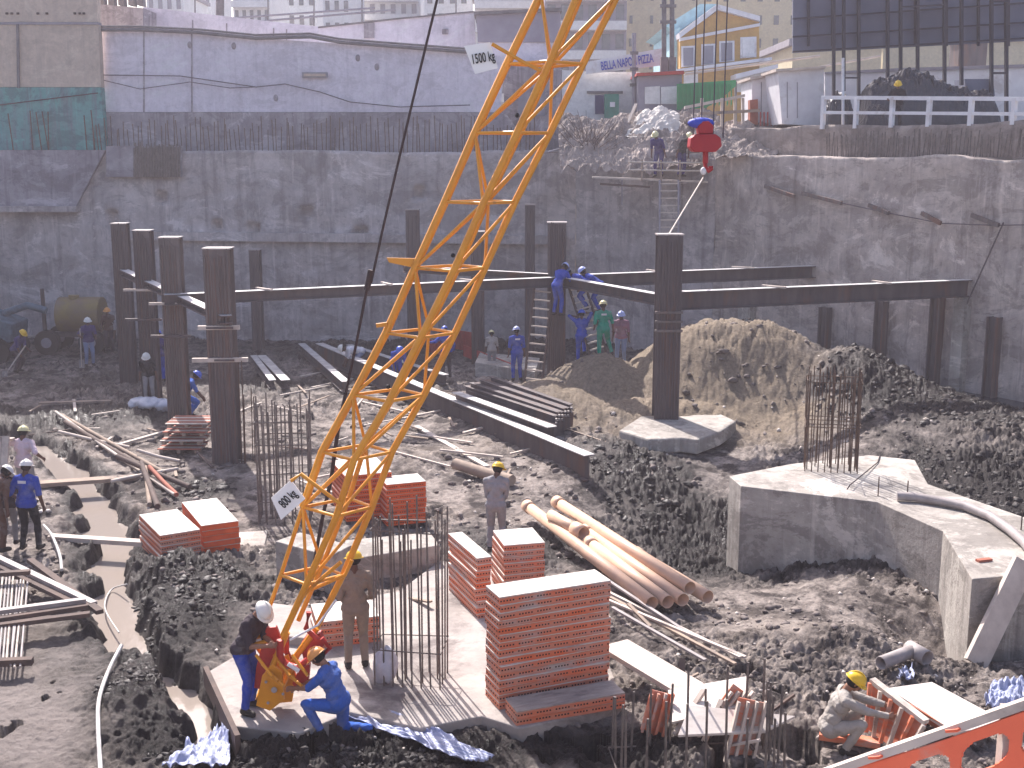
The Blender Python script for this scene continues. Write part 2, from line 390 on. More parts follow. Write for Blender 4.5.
def terrain_mat():
    t = NT('pit_ground'); v = t.coords()
    def attr(n):
        a = t.node('ShaderNodeAttribute'); a.attribute_name = n; return a.outputs['Fac']
    wet, sand, dry = attr('wet'), attr('sand'), attr('dry')
    n1 = t.noise(v, 1.7, 10, 0.7, 0.5); n2 = t.noise(v, 9, 8, 0.7, 0.2); n3 = t.noise(v, 0.5, 5, 0.6)
    base = t.mix(t.ramp(n1, [(0.42, 0), (0.58, 1)]), (0.055, 0.044, 0.041), (0.42, 0.36, 0.32))
    base = t.mix(t.ramp(n2, [(0.35, 0), (0.62, 1)]), t.mix(0.5, base, (0.035, 0.028, 0.027)), base)
    dryc = t.mix(t.ramp(n1, [(0.3, 0), (0.7, 1)]), (0.20, 0.17, 0.155), (0.30, 0.26, 0.24))
    wetc = t.mix(t.ramp(n1, [(0.4, 0), (0.66, 1)]), (0.012, 0.010, 0.011), (0.038, 0.031, 0.031))
    sandc = t.mix(t.ramp(n2, [(0.35, 0), (0.65, 1)]), (0.17, 0.13, 0.09), (0.31, 0.25, 0.185))
    c = t.mix(dry, base, dryc); c = t.mix(sand, c, sandc); c = t.mix(wet, c, wetc)
    t.col(c)
    r = t.math('SUBTRACT', 0.92, t.math('MULTIPLY', wet, t.ramp(n3, [(0.4, 0.42), (0.6, 0.7)])))
    t.link(r, t.b.inputs['Roughness']); t.link(t.math('SUBTRACT', 0.25, t.math('MULTIPLY', wet, 0.12)), t.b.inputs['Specular IOR Level'])
    t.bump(t.math('ADD', t.noise(v, 16, 12, 0.8), t.math('MULTIPLY', t.noise(v, 4.5, 8, 0.75), 1.4)), 1.0, 0.06)
    return t.m
M['ground'] = terrain_mat()
def water_mat(name, c):
    t = NT(name); v = t.coords((1, 1, 1)); t.col(c); t.b.inputs['Roughness'].default_value = 0.06; t.b.inputs['Specular IOR Level'].default_value = 0.6
    t.bump(t.noise(v, 5, 5, 0.6), 0.22, 0.03); return t.m
M['water'] = water_mat('muddy_water', (0.30, 0.255, 0.22))
M['water_dark'] = water_mat('dark_water', (0.03, 0.032, 0.04))
# ================================================================ TERRAIN MESH
def build_terrain():
    fine = np.arange(-0.50, 0.5001, 1.05 / F)
    left = np.linspace(-1.15, -0.505, 160); right = np.linspace(0.505, 1.15, 160)
    a = np.concatenate([left, fine, right])
    ys = [6.0]
    while ys[-1] < 53: ys.append(ys[-1] + max(0.02, ys[-1] ** 2 / (7.6 * F) * 1.0))
    ys = np.array(ys); A, Y = np.meshgrid(a, ys); X = A * Y
    Z = T(X, Y)
    pd = polydist(X, Y, TRENCH)
    def blob(px, py, rx, ry, p=2):
        cx, cy = zp(px, py); return np.exp(-(np.abs((X - cx) / rx)) ** p - (np.abs((Y - cy) / ry)) ** p)
    wob = fbm(X * 0.8, Y * 0.8, 4, 21) - 0.5
    wet = np.zeros_like(X)
    for b in ((175, 610, 1.5, 2.6), (140, 700, 0.75, 1.2), (200, 740, 1.2, 0.9), (560, 750, 2.0, 0.6), (640, 470, 1.6, 3.0), (300, 755, 2.0, 0.6), (430, 755, 2.2, 0.5), (940, 430, 3.4, 3.4), (1010, 500, 3.0, 3.5), (810, 400, 1.6, 1.3),
              (200, 490, 1.0, 1.0), (120, 420, 3.5, 0.9), (720, 515, 2.3, 3.0), (520, 545, 1.4, 1.2), (40, 420, 3.0, 2.0), (420, 350, 9, 3.5), (190, 385, 6, 2)):
        wet = np.maximum(wet, blob(*b, 3) * (0.85 if b[1] > 400 else 0.6))
    wet = np.clip(wet * 1.35 + wob * 1.0 * (wet > 0.02), 0, 1)
    wet = np.maximum(wet, 0.85 * (1 - sstep(0.5, 0.9, pd + wob * 0.5)))
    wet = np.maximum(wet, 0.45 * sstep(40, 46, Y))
    sand = np.clip(np.exp(-(np.abs((X - 4.9) / 5.6)) ** 4 - (np.abs((Y - 34.9) / 4.0)) ** 4) * 1.25 + wob * 0.9 - 0.1, 0, 1)
    sand *= 1 - sstep(8.3, 9.6, X + wob * 3)
    dry = np.clip(blob(50, 690, 1.45, 3.2, 4) * 1.3 + wob * .6, 0, 1) * (1 - wet)
    wet = wet * (1 - sand * 0.9)
    # surface relief: clods, ridges, footprints
    patch = sstep(0.46, 0.64, fbm(X * 0.42 + 3, Y * 0.42, 4, 33))
    yard = blob(455, 425, 4.2, 6.5, 4)
    cl = (0.16 + 0.55 * patch + 0.3 * wet) * (1 - 0.8 * dry) * (1 - 0.55 * yard)
    w1 = worley(X * 3.1 + 2 * wob, Y * 3.1, 1); w2 = worley(X * 7.3, Y * 7.3 + wob, 2)
    w0 = worley(X * 1.25 + 3 * wob, Y * 1.25 - 2 * wob, 8)
    billow = np.abs(fbm(X * 2.3, Y * 2.3, 5, 40, 0.55) - 0.5)
    w3 = worley(X * 15 + wob * 4, Y * 15, 12)
    rid = np.abs(fbm(X * 5.2 + wob, Y * 5.2, 4, 77, 0.6) - 0.5)
    rel = 0.17 * (0.34 - w0 ** 2) + 0.16 * (0.3 - w1 ** 2) + 0.11 * (0.25 - w2 ** 2) + 0.05 * (0.25 - w3 ** 2) * (Y < 30) + 0.35 * (0.09 - billow) + 0.42 * (rid - 0.09)
    rel = rel * cl * (1 - 0.65 * sand)
    rel += sand * 0.15 * (np.abs(fbm(X * 1.1, Y * 0.9, 5, 55, 0.6) - 0.5) * -2 + 0.2)
    rel += 0.02 * (fbm(X * 11, Y * 11, 3, 60) - 0.5) * 2
    rel *= sstep(5, 12, Y) * (1 + 0.5 * sstep(24, 38, Y))
    Z = Z + rel
    global GX
    V = np.stack([X, Y, Z], 2)
    o = grid_mesh('pit_ground', V, M['ground'], None, {'wet': wet, 'sand': sand, 'dry': dry})
    tag(o, kind='structure')
build_terrain()

# puddle water lying in the trench (hidden by the soil where the ground is higher)
def water_sheet(name, pts, z, m):
    mb = MB(); mb.add([(p[0], p[1], z) for p in pts], [tuple(range(len(pts)))]); o = mb.build(name, m); tag(o, kind='structure'); return o
L_ = []; Rr = []
for i, (x, y) in enumerate(TRENCH):
    x0, y0 = TRENCH[max(i - 1, 0)]; x1, y1 = TRENCH[min(i + 1, len(TRENCH) - 1)]
    d = Vector((x1 - x0, y1 - y0)).normalized(); n = Vector((-d.y, d.x)) * 1.05
    L_.append((x + n.x, y + n.y)); Rr.append((x - n.x, y - n.y))
mb = MB(); n = len(L_)
mb.add([(p[0], p[1], WATER_Z) for p in L_] + [(p[0], p[1], WATER_Z) for p in Rr], [(i, i + 1, n + i + 1, n + i) for i in range(n - 1)])
tag(mb.build('trench_water', M['water']), kind='structure')
water_sheet('seepage_water', [(9.2, 39.6), (11.6, 35.6), (15.9, 29.0), (18.4, 29.6), (13.9, 37.2), (10.9, 40.6)], 0.62, M['water_dark'])

# clods lying over the mud
def scatter(name, n, region, smin, smax, m, seed, flat=0.7, mask=None):
    rng = np.random.default_rng(seed)
    base = []; ph = (1 + 5 ** .5) / 2
    for a in (-1, 1):
        for b in (-ph, ph): base += [(0, a, b), (a, b, 0), (b, 0, a)]
    base = np.array(base, float); base /= np.linalg.norm(base[0])
    bm = bmesh.new()
    for b in base: bm.verts.new(b)
    hull = bmesh.ops.convex_hull(bm, input=bm.verts); bm.verts.ensure_lookup_table(); bm.verts.index_update()
    fs = np.array([[v.index for v in f.verts] for f in bm.faces]); base = np.array([v.co[:] for v in bm.verts]); bm.free()
    a = rng.uniform(region[0], region[1], n); y = 1 / rng.uniform(1 / region[3], 1 / region[2], n); x = a * y
    if mask is not None:
        k = mask(x, y, rng); x = x[k]; y = y[k]; n = len(x)
    s = smin + (smax - smin) * rng.random(n) ** 3
    s *= np.clip(y / 22, 0.7, 1.6)
    z = T(x, y)
    V = base[None] * s[:, None, None] * rng.uniform(0.45, 1.5, (n, len(base), 1)) * rng.uniform(0.6, 1.4, (n, 1, 3)) * np.array([1, 1, flat])
    V += np.stack([x, y, z + s * 0.25], 1)[:, None, :]
    Fs = (fs[None] + (np.arange(n) * len(base))[:, None, None]).reshape(-1, 3).astype(np.int32)
    co = V.reshape(-1, 3).astype(np.float32)
    me = bpy.data.meshes.new(name); me.vertices.add(len(co)); me.vertices.foreach_set('co', co.ravel())
    me.loops.add(Fs.size); me.loops.foreach_set('vertex_index', Fs.ravel()); me.polygons.add(len(Fs))
    me.polygons.foreach_set('loop_start', np.arange(0, Fs.size, 3, dtype=np.int32)); me.update(calc_edges=True)
    me.materials.append(m); o = bpy.data.objects.new(name, me); COL.objects.link(o); return o
M['clod'] = mat('clod_soil', (0.07, 0.057, 0.052), (0.24, 0.2, 0.18), 0.9, 0.85, 0.5, 20, bdist=0.03)
M['clod_wet'] = mat('clod_wet', (0.016, 0.013, 0.014), (0.04, 0.033, 0.032), 1.2, 0.45, 0.8, 20, bdist=0.05, spec=0.3)
M['chip'] = mat('rubble_chip', (0.6, 0.55, 0.5), (0.4, 0.34, 0.3), 1.5, 0.85, 0.3, 20)
tx = [p[0] for p in TRENCH]
def m_mid(x, y, rng):
    pd = polydist(x, y, TRENCH); dens = fbm(x * 0.5, y * 0.5, 3, 71)
    px = x / y * F + 512
    return (pd > 0.8) & (rng.random(len(x)) < np.clip((dens - 0.38) * 4, 0, 1)) & ~((px < 150) & (y < 19)) & (y < 37)
def m_wet(x, y, rng):
    k = np.zeros(len(x), bool)
    for px, py, rx, ry in ((175, 610, 1.0, 2.0), (130, 690, 0.5, 0.7), (940, 430, 3.4, 3.2), (1010, 500, 3.0, 3.0), (300, 760, 2.0, 0.4), (200, 490, 0.9, 0.9), (640, 480, 1.2, 2.5)):
        cx, cy = zp(px, py); k |= (((x - cx) / rx) ** 2 + ((y - cy) / ry) ** 2) < 1
    return k
tag(scatter('loose_soil_clods', 15000, (-0.5, 0.5, 13, 38), 0.012, 0.085, M['clod'], 3, mask=m_mid), 'loose clods of grey soil strewn over the pit floor', 'soil clods', kind='stuff')
tag(scatter('wet_mud_clods', 42000, (-0.5, 0.6, 13.5, 38), 0.02, 0.09, M['clod_wet'], 5, mask=m_wet), 'dark wet clods heaped beside the trench and along the right side of the pit', 'mud clods', kind='stuff')
tag(scatter('rubble_chips', 2600, (-0.5, 0.5, 14, 40), 0.012, 0.055, M['chip'], 9, mask=m_mid), 'pale chips of broken concrete strewn over the pit floor', 'rubble', kind='stuff')

# ================================================================ PIT WALLS
def wall_sheet(name, p0, p1, z0, z1, m, parent, amp=0.05, res=0.12, ragged=0.0, seed=1, depth=0.6, niches=()):
    """a thick wall: relief on the face, a top and a back; p0->p1 with the pit on its right-hand side"""
    p0 = np.array(p0, float); p1 = np.array(p1, float); L = np.hypot(*(p1 - p0)); d = (p1 - p0) / L; nrm = np.array([d[1], -d[0]])
    nu = int(L / res) + 1; nz = int((z1 - z0) / res) + 1
    U, K = np.meshgrid(np.linspace(0, L, nu), np.linspace(0, 1, nz))
    top = z1 + ragged * 2 * (fbm(U * 0.5, U * 0 + seed, 5, seed) - 0.5)
    Zz = z0 + (top - z0) * K
    D = amp * 2 * (fbm(U * 0.9, Zz * 0.9, 6, seed + 3, 0.6) - 0.5) + amp * 0.8 * (0.5 - worley(U * 0.8, Zz * 1.4, seed))
    for (u, zz, ru, rz, dd) in niches:
        D = D - dd * ((np.abs(U - u) < ru) & (np.abs(Zz - zz) < rz))
    X = p0[0] + d[0] * U + nrm[0] * D; Y = p0[1] + d[1] * U + nrm[1] * D
    V = np.stack([X, Y, Zz], 2)
    t = V[-1].copy(); t[:, 0] -= nrm[0] * depth; t[:, 1] -= nrm[1] * depth
    b = t.copy(); b[:, 2] = z0
    V = np.concatenate([V, t[None], b[None]], 0)
    o = grid_mesh(name, V, m, parent)
    me = o.data; sm = np.ones(len(me.polygons), bool); sm[-2 * (nu - 1):] = False; me.polygons.foreach_set('use_smooth', sm)
    return o
CORNER = (7.5, 44.7)
def rebars(parent, p0, p1, z, hmin, hmax, n, m, off=0.25, name='starter_bar', r=0.014, tilt=0.06, stuff_after=100):
    p0 = Vector((*p0, 0)); p1 = Vector((*p1, 0)); rest = MB(); d = (p1 - p0).normalized(); back = Vector((-d.y, d.x, 0)) * off
    for i in range(n):
        t = (i + random.uniform(-.3, .3)) / (n - 1); b = p0.lerp(p1, min(max(t, 0), 1)) + back; b.z = z - 0.05
        h = random.uniform(hmin, hmax); e = b + Vector((random.uniform(-tilt, tilt), random.uniform(-tilt, tilt), h))
        if i < stuff_after: MB().tube([b, e], r, 5).build(name, m, parent)
        else: rest.tube([b, e], r, 5)
    if rest.v: rest.build('starter_bars', m, parent)['kind'] = 'stuff'

# back wall (left part of the picture)
bw = empty('retaining_wall', 'long stained concrete retaining wall at the back of the pit with a row of starter bars on top', 'wall', (0, 50, 0))
nich = []
for (px, py) in ((163, 197), (115, 217), (218, 225), (255, 228), (308, 212), (362, 232), (420, 192)):
    q = atY(px, py, 50); nich.append((q[0] + 30, q[2], 0.22, 0.22, 0.35))
wall_sheet('wall_face', (-30, 50), (2.6, 49.4), -0.6, 7.75, M['pitwall'], bw, 0.09, 0.13, 0.12, 2, niches=nich)
wall_sheet('wall_face', (2.6, 49.4), CORNER, -0.6, 7.6, M['pitwall'], bw, 0.06, 0.13, 0.1, 6)
ledge = MB().bar((-16, 49.72, 4.35), (2.2, 49.2, 4.2), 0.5, 0.35).build('ledge_beam', M['pitwall'], bw)
rebars(bw, (-17.2, 50), (0.9, 49.5), 7.75, 0.9, 1.5, 99, M['rebar'], 0.3, 'starter_bar', 0.02)
# right wall
rd = Vector((4.3, -6.5, 0)).normalized()
RW1 = (CORNER[0] + rd.x * 40, CORNER[1] + rd.y * 40)
def rwp(px, py):      # point of the right wall plane seen at a pixel
    d = ray(px, py); n = Vector((-rd.y, rd.x, 0)); t = (n.x * CORNER[0] + n.y * CORNER[1]) / (n.x * d[0] + n.y * d[1]); return Vector((d[0] * t, d[1] * t, CAM[2] + d[2] * t))
rw = empty('retaining_wall', 'rough concrete retaining wall along the right side of the pit with short bars along its top', 'wall', (12, 38, 0))
wall_sheet('wall_face', CORNER, RW1, -0.6, 7.55, M['pitwall_r'], rw, 0.08, 0.1, 0.16, 11, niches=())
bk = Vector((-rd.y, rd.x, 0)) * 0.7
wall_sheet('upper_bank', (CORNER[0] + bk.x, CORNER[1] + bk.y), (RW1[0] + bk.x, RW1[1] + bk.y), 7.2, 8.55, M['earth'], rw, 0.09, 0.1, 0.12, 13, depth=1.2)
a = rwp(822, 140); b = rwp(1060, 140)
rebars(rw, (a.x, a.y), (b.x, b.y), 7.6, 0.55, 0.85, 74, M['rebar_grey'], 0.28, 'starter_bar', 0.018)
# ribs standing in front of the right wall under the beams
for px0, px1, yt, zb, mm in ((822, 836, 306, 0.2, 'steel_brown'), (880, 891, 300, 0.2, 'steel_brown'), (936, 947, 296, 0.2, 'steel_brown'), (961, 972, 296, 0.5, 'conc'), (994, 1003, 316, 0.2, 'steel_brown'), (745, 757, 300, 0.2, 'conc')):
    p = rwp(px0, yt); q = rwp(px1, yt); z1 = p.z; nn = Vector((rd.y, -rd.x, 0)) * 0.16; mb = MB()
    if mm == 'conc': mb.prism([(p.x, p.y), (p.x + nn.x * 2, p.y + nn.y * 2), (q.x + nn.x * 2, q.y + nn.y * 2), (q.x, q.y)], zb, z1)
    else:
        c = (p + q) / 2 + nn; mb.ibeam((c.x, c.y, zb), (c.x, c.y, z1), 0.34, 0.3, 0.03, 0.03, (rd.x, rd.y, 0))
    mb.build('pilaster', M[mm], rw)
# anchored rods of the right wall
for x0, y0, x1, y1 in ((805, 193, 848, 203), (872, 205, 895, 213), (925, 213, 947, 223), (975, 215, 1005, 225), (768, 186, 800, 196)):
    a = rwp(x0, y0) + Vector((rd.y, -rd.x, 0)) * 0.15; b = rwp(x1, y1) + Vector((rd.y, -rd.x, 0)) * 0.3
    MB().bar(a, b, 0.09, 0.12).build('anchor_bar', M['steel_brown'], rw)
MB().tube([rwp(x, y) + Vector((rd.y, -rd.x, 0)) * 0.25 for x, y in ((848, 203), (895, 213), (947, 223), (1000, 225), (1060, 224))], 0.018, 5).build('tie_strand', M['cable_far'], rw)
MB().bar(rwp(968, 310) + Vector((rd.y, -rd.x, 0)) * .2, rwp(1010, 222) + Vector((rd.y, -rd.x, 0)) * .3, 0.03).build('tie_rod', M['steel'], rw)
# the other sides of the pit, out of the picture
lw = empty('retaining_wall', 'concrete retaining wall on the left side of the pit', 'wall', (-26, 25, 0))
wall_sheet('wall_face', (-26, 4), (-26, 50), -0.6, 7.7, M['pitwall'], lw, 0.05, 0.5, 0.1, 21)
nw = empty('retaining_wall', 'concrete retaining wall below the viewpoint at the near side of the pit', 'wall', (0, 4.6, 0))
MB().prism([(-26, 1.0), (34, 1.0), (34, 4.7), (-26, 4.7)], -0.8, 4.75).build('wall_body', M['pitwall'], nw)
# street level around the pit (one sheet with the pit left open)
zs = 8.35
mb = MB()
far = 700
BWY = 50.6; rb = [(CORNER[0] + bk.x * 2, CORNER[1] + bk.y * 2), (RW1[0] + bk.x * 2, RW1[1] + bk.y * 2)]
mb.add([(-far, 55, zs), (far, 55, zs), (far, far, zs), (-far, far, zs)], [(0, 1, 2, 3)])
mb.add([(3.3, 50.6, zs), (rb[0][0], rb[0][1], zs), (rb[1][0], rb[1][1], zs), (far, rb[1][1], zs), (far, 55, zs), (3.3, 55, zs)], [(0, 1, 2, 3, 4, 5)])
mb.add([(-far, 50.7, 7.7), (3.3, 50.7, 7.7), (3.3, 55, 7.7), (-far, 55, 7.7)], [(0, 1, 2, 3)])
mb.add([(-far, -far, 4.74), (far, -far, 4.74), (far, 1, 4.74), (-far, 1, 4.74)], [(0, 1, 2, 3)])
mb.add([(-far, 1, 7.6), (-26.5, 1, 7.6), (-26.5, 50.7, 7.6), (-far, 50.7, 7.6)], [(0, 1, 2, 3)])
mb.add([(34, 1, 8), (far, 1, 8), (far, rb[1][1], 8), (rb[1][0], rb[1][1], 8)], [(0, 1, 2, 3)])
M['asphalt'] = mat('street_asphalt', (0.2, 0.19, 0.19), (0.14, 0.13, 0.13), 1, 0.9, 0.2, 20)
tag(mb.build('street', M['asphalt']), kind='structure')
# ================================================================ STEEL PILES AND WALERS
GROUP_P = 'braced steel piles standing in the pit'
def pile(px0, px1, ytop, Y, ztop, label, m, bars=8, zb=None):
    xc = atY((px0 + px1) / 2, ytop, Y)[0]; w = (px1 - px0) / F * (Y + 0.4) * 0.985
    zb = zof(xc, Y) - 0.3 if zb is None else zb
    r = empty('steel_pile', label, 'steel pile', (xc, Y, zb), GROUP_P)
    d = 0.5
    mb = MB()
    for s in (-1, 1): mb.bar((xc, Y + s * (d / 2), zb), (xc, Y + s * (d / 2), ztop), w, 0.03, (0, 1, 0))
    mb.build('flange', m, r)
    mb = MB()
    for s in (-0.33, 0.33): mb.bar((xc + s * w, Y, zb), (xc + s * w, Y, ztop - 0.01), 0.025, d - 0.035, (0, 1, 0))
    mb.build('web', m, r)
    for i in range(bars):
        x = xc - w / 2 + w * (i + 0.5) / bars + random.uniform(-.01, .01)
        MB().tube([(x, Y - d / 2 - 0.035, zb), (x + random.uniform(-.01, .01), Y - d / 2 - 0.035, ztop + random.uniform(-0.25, 0.05))], 0.018, 6).build('welded_bar', m, r)
    MB().box((xc, Y, ztop + 0.02), (w + 0.05, d + 0.06, 0.035)).build('cap_plate', M['pipe_grey'], r)
    return r, xc
PY = {}
for key, a, b, yt, Y, lab, m in (
    ('P1', 205, 231, 249, 29.4, 'rust brown steel pile nearest on the left with cross stubs low on its shaft', 'steel_brown'),
    ('P2', 161, 180, 238, 33.0, 'second steel pile of the left row beside the crouching blue worker', 'steel_brown'),
    ('P3', 135, 151, 231, 36.4, 'third steel pile of the left row with a beam crossing it', 'steel'),
    ('P4', 113, 127, 224, 39.5, 'farthest dark steel pile at the left end of the row', 'steel'),
    ('P5', 657, 682, 235, 32.3, 'big dark steel pile standing before the sand mound', 'steel'),
    ('P6', 548, 566, 223, 37.7, 'steel pile with ladders and blue workers at its beam joint', 'steel')):
    r, xc = pile(a, b, yt, Y, atY((a + b) / 2, yt, Y)[2], lab, M[m]); PY[key] = (r, xc, Y)
for key, a, b, yt, Y, lab in (('Q1', 406, 419, 210, 47, 'thin dark pile against the back wall behind the leaning boom'), ('Q2', 471, 484, 232, 44, 'dark pile behind the boom under the long beam'), ('Q3', 525, 535, 205, 46, 'slim dark pile in shade left of the ladder pile'),
                              ('Q4', 250, 260, 250, 47, 'short dark pile standing in shade behind the first beam')):
    pile(a, b, yt, Y, atY((a + b) / 2, yt, Y)[2], lab, M['steel'], 3)
P1, P2, P3, P4, P5, P6 = [(PY[k][1], PY[k][2]) for k in ('P1', 'P2', 'P3', 'P4', 'P5', 'P6')]
ZB = 3.72
def waler(a, b, za, zb_, label, h=0.42, ext=(0.35, 0.35), plates=True, side=0.0):
    a = Vector((a[0], a[1], za)); b = Vector((b[0], b[1], zb_)); d = (b - a).normalized(); s = Vector((d.y, -d.x, 0)) * side
    a2 = a - d * ext[0] + s; b2 = b + d * ext[1] + s
    r = empty('bracing_beam', label, 'steel beam', a2, 'bracing beams between the steel piles')
    MB().ibeam(a2, b2, h, 0.3, 0.03, 0.02).build('beam', M['steel'], r)
    MB().bar(a2 + Vector((0, 0, h / 2 + .004)), b2 + Vector((0, 0, h / 2 + .004)), 0.27, 0.006).build('painted_sun_strip', M['steel_top_sunlit'], r)  # thin strip painted pale to imitate a sunlit flange
    if plates:
        L = (b2 - a2).length; k = int(L / 2.6)
        for i in range(1, k):
            c = a2 + d * (L * i / k + random.uniform(-.3, .3)) + Vector((0, 0, h / 2 + 0.03)); q = Vector((d.y, -d.x, 0)).lerp(d, random.uniform(0, .5)).normalized()
            MB().bar(c - q * .38, c + q * .38, 0.09, 0.05).build('cross_stub', M['timber_pale'], r)
    return r
waler(P2, P6, ZB, ZB, 'long bracing beam crossing the pit from the left row to the ladder pile', 0.3, (0.3, 0.1), side=0.35)
waler(P1, P4, ZB - 0.05, ZB + 0.1, 'short bracing beam running along the left row of piles', 0.2, (0.5, 0.2), False, side=0.0)
waler(P6, P5, ZB, ZB, 'bracing beam between the ladder pile and the big dark pile', 0.3, (0.3, 0.1), False)
e1 = rwp(968, 288); e2 = atZ(826, 270, ZB)
waler(P5, (e1.x, e1.y), ZB, ZB, 'near right bracing beam from the big pile to the right wall', 0.5, (0.1, 0.1), side=0.0)
waler(P6, (e2[0], e2[1]), ZB, ZB, 'far right bracing beam ending short of the right wall', 0.4, (0.1, 0.2), side=0.35)
q0 = atZ(410, 266, 4.3); q1 = (P6[0], P6[1])
waler((q0[0], q0[1]), q1, 4.2, ZB + 0.1, 'thin bracing beam running from behind the boom to the ladder pile', 0.2, (0.2, 0.1), False)
# stubs and clamps on the nearest pile
r1 = PY['P1'][0]; x, y = P1
for z, w, dy in ((3.45, 1.0, -.32), (2.65, 1.35, -.34)):
    MB().bar((x - w / 2, y + dy, z), (x + w / 2, y + dy + .1, z), 0.12, 0.1).build('cross_stub', M['timber_pale'], r1)
    MB().box((x, y - .33, z), (0.72, 0.06, 0.05)).build('clamp_band', M['steel'], r1)
r5 = PY['P5'][0]; x, y = P5
for z in (3.45, 3.2, 2.95): MB().box((x, y - .3, z), (0.74, 0.1, 0.06)).build('clamp_band', M['steel_brown'], r5)
for k in ('P2', 'P3'):
    x, y = PY[k][1], PY[k][2]
    for z in (3.6, 2.7): MB().bar((x - .6, y - .3, z), (x + .5, y - .3, z), 0.08, 0.07).build('cross_stub', M['timber_pale'] if z > 3 else M['steel'], PY[k][0])

# ladders and the joint of the ladder pile
def ladder(p0, p1, w, n, label, m, group=None):
    r = empty('ladder', label, 'ladder', p0, group); p0 = Vector(p0); p1 = Vector(p1); d = (p1 - p0).normalized(); s = Vector((1, 0, 0)); s = (s - d * s.dot(d)).normalized()
    for k in (-1, 1): MB().bar(p0 + s * k * w / 2, p1 + s * k * w / 2, 0.06, 0.06).build('rail', m, r)
    for i in range(n):
        c = p0.lerp(p1, (i + 0.5) / n); MB().bar(c - s * w / 2, c + s * w / 2, 0.045, 0.045).build('rung', M['timber_pale'], r)
    return r
a = ground(540, 352); ladder((P6[0] - 0.75, P6[1] - 1.2, zof(P6[0] - .7, P6[1] - 1.2)), (P6[0] - 0.4, P6[1] - 0.35, ZB + 0.1), 0.55, 12, 'wooden ladder leaning left of the ladder pile', M['timber_dark'])
ladder((P6[0] + 1.3, P6[1] - 1.3, zof(P6[0] + 1.3, P6[1] - 1.3)), (P6[0] + 0.55, P6[1] - 0.3, ZB + 0.1), 0.5, 12, 'wooden ladder leaning right of the ladder pile near the green worker', M['timber_dark'])

# ================================================================ BEHIND AND ABOVE THE PIT
def poly_wall(name, pts, Y, th, m, parent=None):
    """upright thick panel at distance Y whose outline is given in picture coordinates"""
    return MB().slab([atY(px, py, Y) for px, py in pts], (0, th, 0)).build(name, m, parent)
# tall beige and teal building, far left
b = empty('rendered_building', 'tall beige rendered building at far left with faded teal band near its base', 'building', (atY(50, 150, 50.8)[0], 50.8, 5.3))
poly_wall('upper_wall', [(-60, -80), (97, -80), (97, 22), (-60, 22)], 50.8, .45, M['beige'], b)
poly_wall('floor_band', [(-60, 22.2), (98, 22.2), (98, 24.5), (-60, 24.5)], 50.74, .45, M['pole'], b)
poly_wall('lower_wall', [(-60, 24.7), (98, 24.7), (101, 87), (-60, 87)], 50.8, .45, M['beige'], b)
poly_wall('painted_band', [(-60, 87.3), (101, 87.3), (105, 150), (-60, 150)], 50.8, .45, M['teal'], b)
poly_wall('base_wall', [(-60, 150.2), (105, 150.2), (76, 206), (-60, 206)], 49.5, .45, M['plaster_dirty'], b)
poly_wall('downpipe', [(16, 24), (18.5, 24), (19.5, 88), (17, 88)], 50.7, 0.06, M['pole_dark'], b)
poly_wall('base_ledge', [(-60, 206.3), (76, 206.3), (76, 212), (-60, 212)], 49.2, .75, M['pitwall'], b)
MB().tube([atY(px, py, 50.65) for px, py in ((-40, 100), (0, 105), (40, 100), (98, 93))], 0.025, 5).build('wall_cable', M['cable'], b)
for px in (8, 30, 36, 42, 48, 84, 91):
    p = atY(px, 112 + random.uniform(-3, 6), 50.66); q = atY(px + random.uniform(-1, 7), 150, 50.66)
    MB().tube([p, q], 0.025, 5).build('wall_bar', M['rebar'], b)
for px in (7, 12, 18, 38, 47, 75, 80, 84): 
    p = atY(px, 13.5, 50.79); MB().box(p, (0.1, 0.08, 0.08)).build('vent_hole', M['hole'], b)
# lavender party wall above the back of the pit
b = empty('party_wall', 'long lavender plastered party wall above the starter bars at the back', 'wall', (atY(300, 140, 51.4)[0], 51.4, 7.7))
poly_wall('wall_face', [(102, 28), (140, 28), (200, 31), (256, 38), (360, 45), (470, 53), (505, 56), (500, 112), (101, 112)], 51.4, 0.5, M['plaster'], b)
poly_wall('lower_face', [(101, 112.3), (505, 112.3), (540, 160), (104, 160)], 51.3, 0.6, M['plaster_dirty'], b)
for k in (0, 1):
    MB().tube([atY(px, py + 3.2 * k, 51.2) for px, py in ((100, 26.5), (140, 26.5), (200, 29.5), (256, 35), (310, 33.5), (340, 39), (470, 49))], 0.05 + 0.03 * k, 6).build('coping_pipe', M['pole_dark'], b)
MB().tube([atY(px, py, 51.2) for px, py in ((103, 75), (180, 76), (256, 87), (285, 84), (320, 92), (350, 102), (400, 107), (470, 105))], 0.022, 5).build('wall_cable', M['cable_far'], b)
MB().tube([atY(px, py, 51.2) for px, py in ((103, 80), (140, 89), (190, 82), (230, 88), (256, 87))], 0.018, 5).build('wall_cable', M['cable_far'], b)
p = atY(315, 75, 51.3); MB().box(p, (1.05, 0.12, 0.22)).build('lamp_housing', M['pole'], b); MB().box((p[0], p[1] - .08, p[2]), (0.9, 0.04, 0.1)).build('lamp_lens', M['beige'], b)
for px, py in ((190, 45), (234, 46), (358, 58), (276, 98), (377, 67)): MB().ellipsoid(atY(px, py, 51.42), (0.12, 0.06, 0.16), 7, 5).build('patch', M['plaster_dirty'], b)
for px in (143, 191): poly_wall('wall_joint', [(px, 30), (px + 1.2, 30), (px + 1.6, 112), (px, 112)], 51.37, 0.05, M['plaster_dirty'], b)
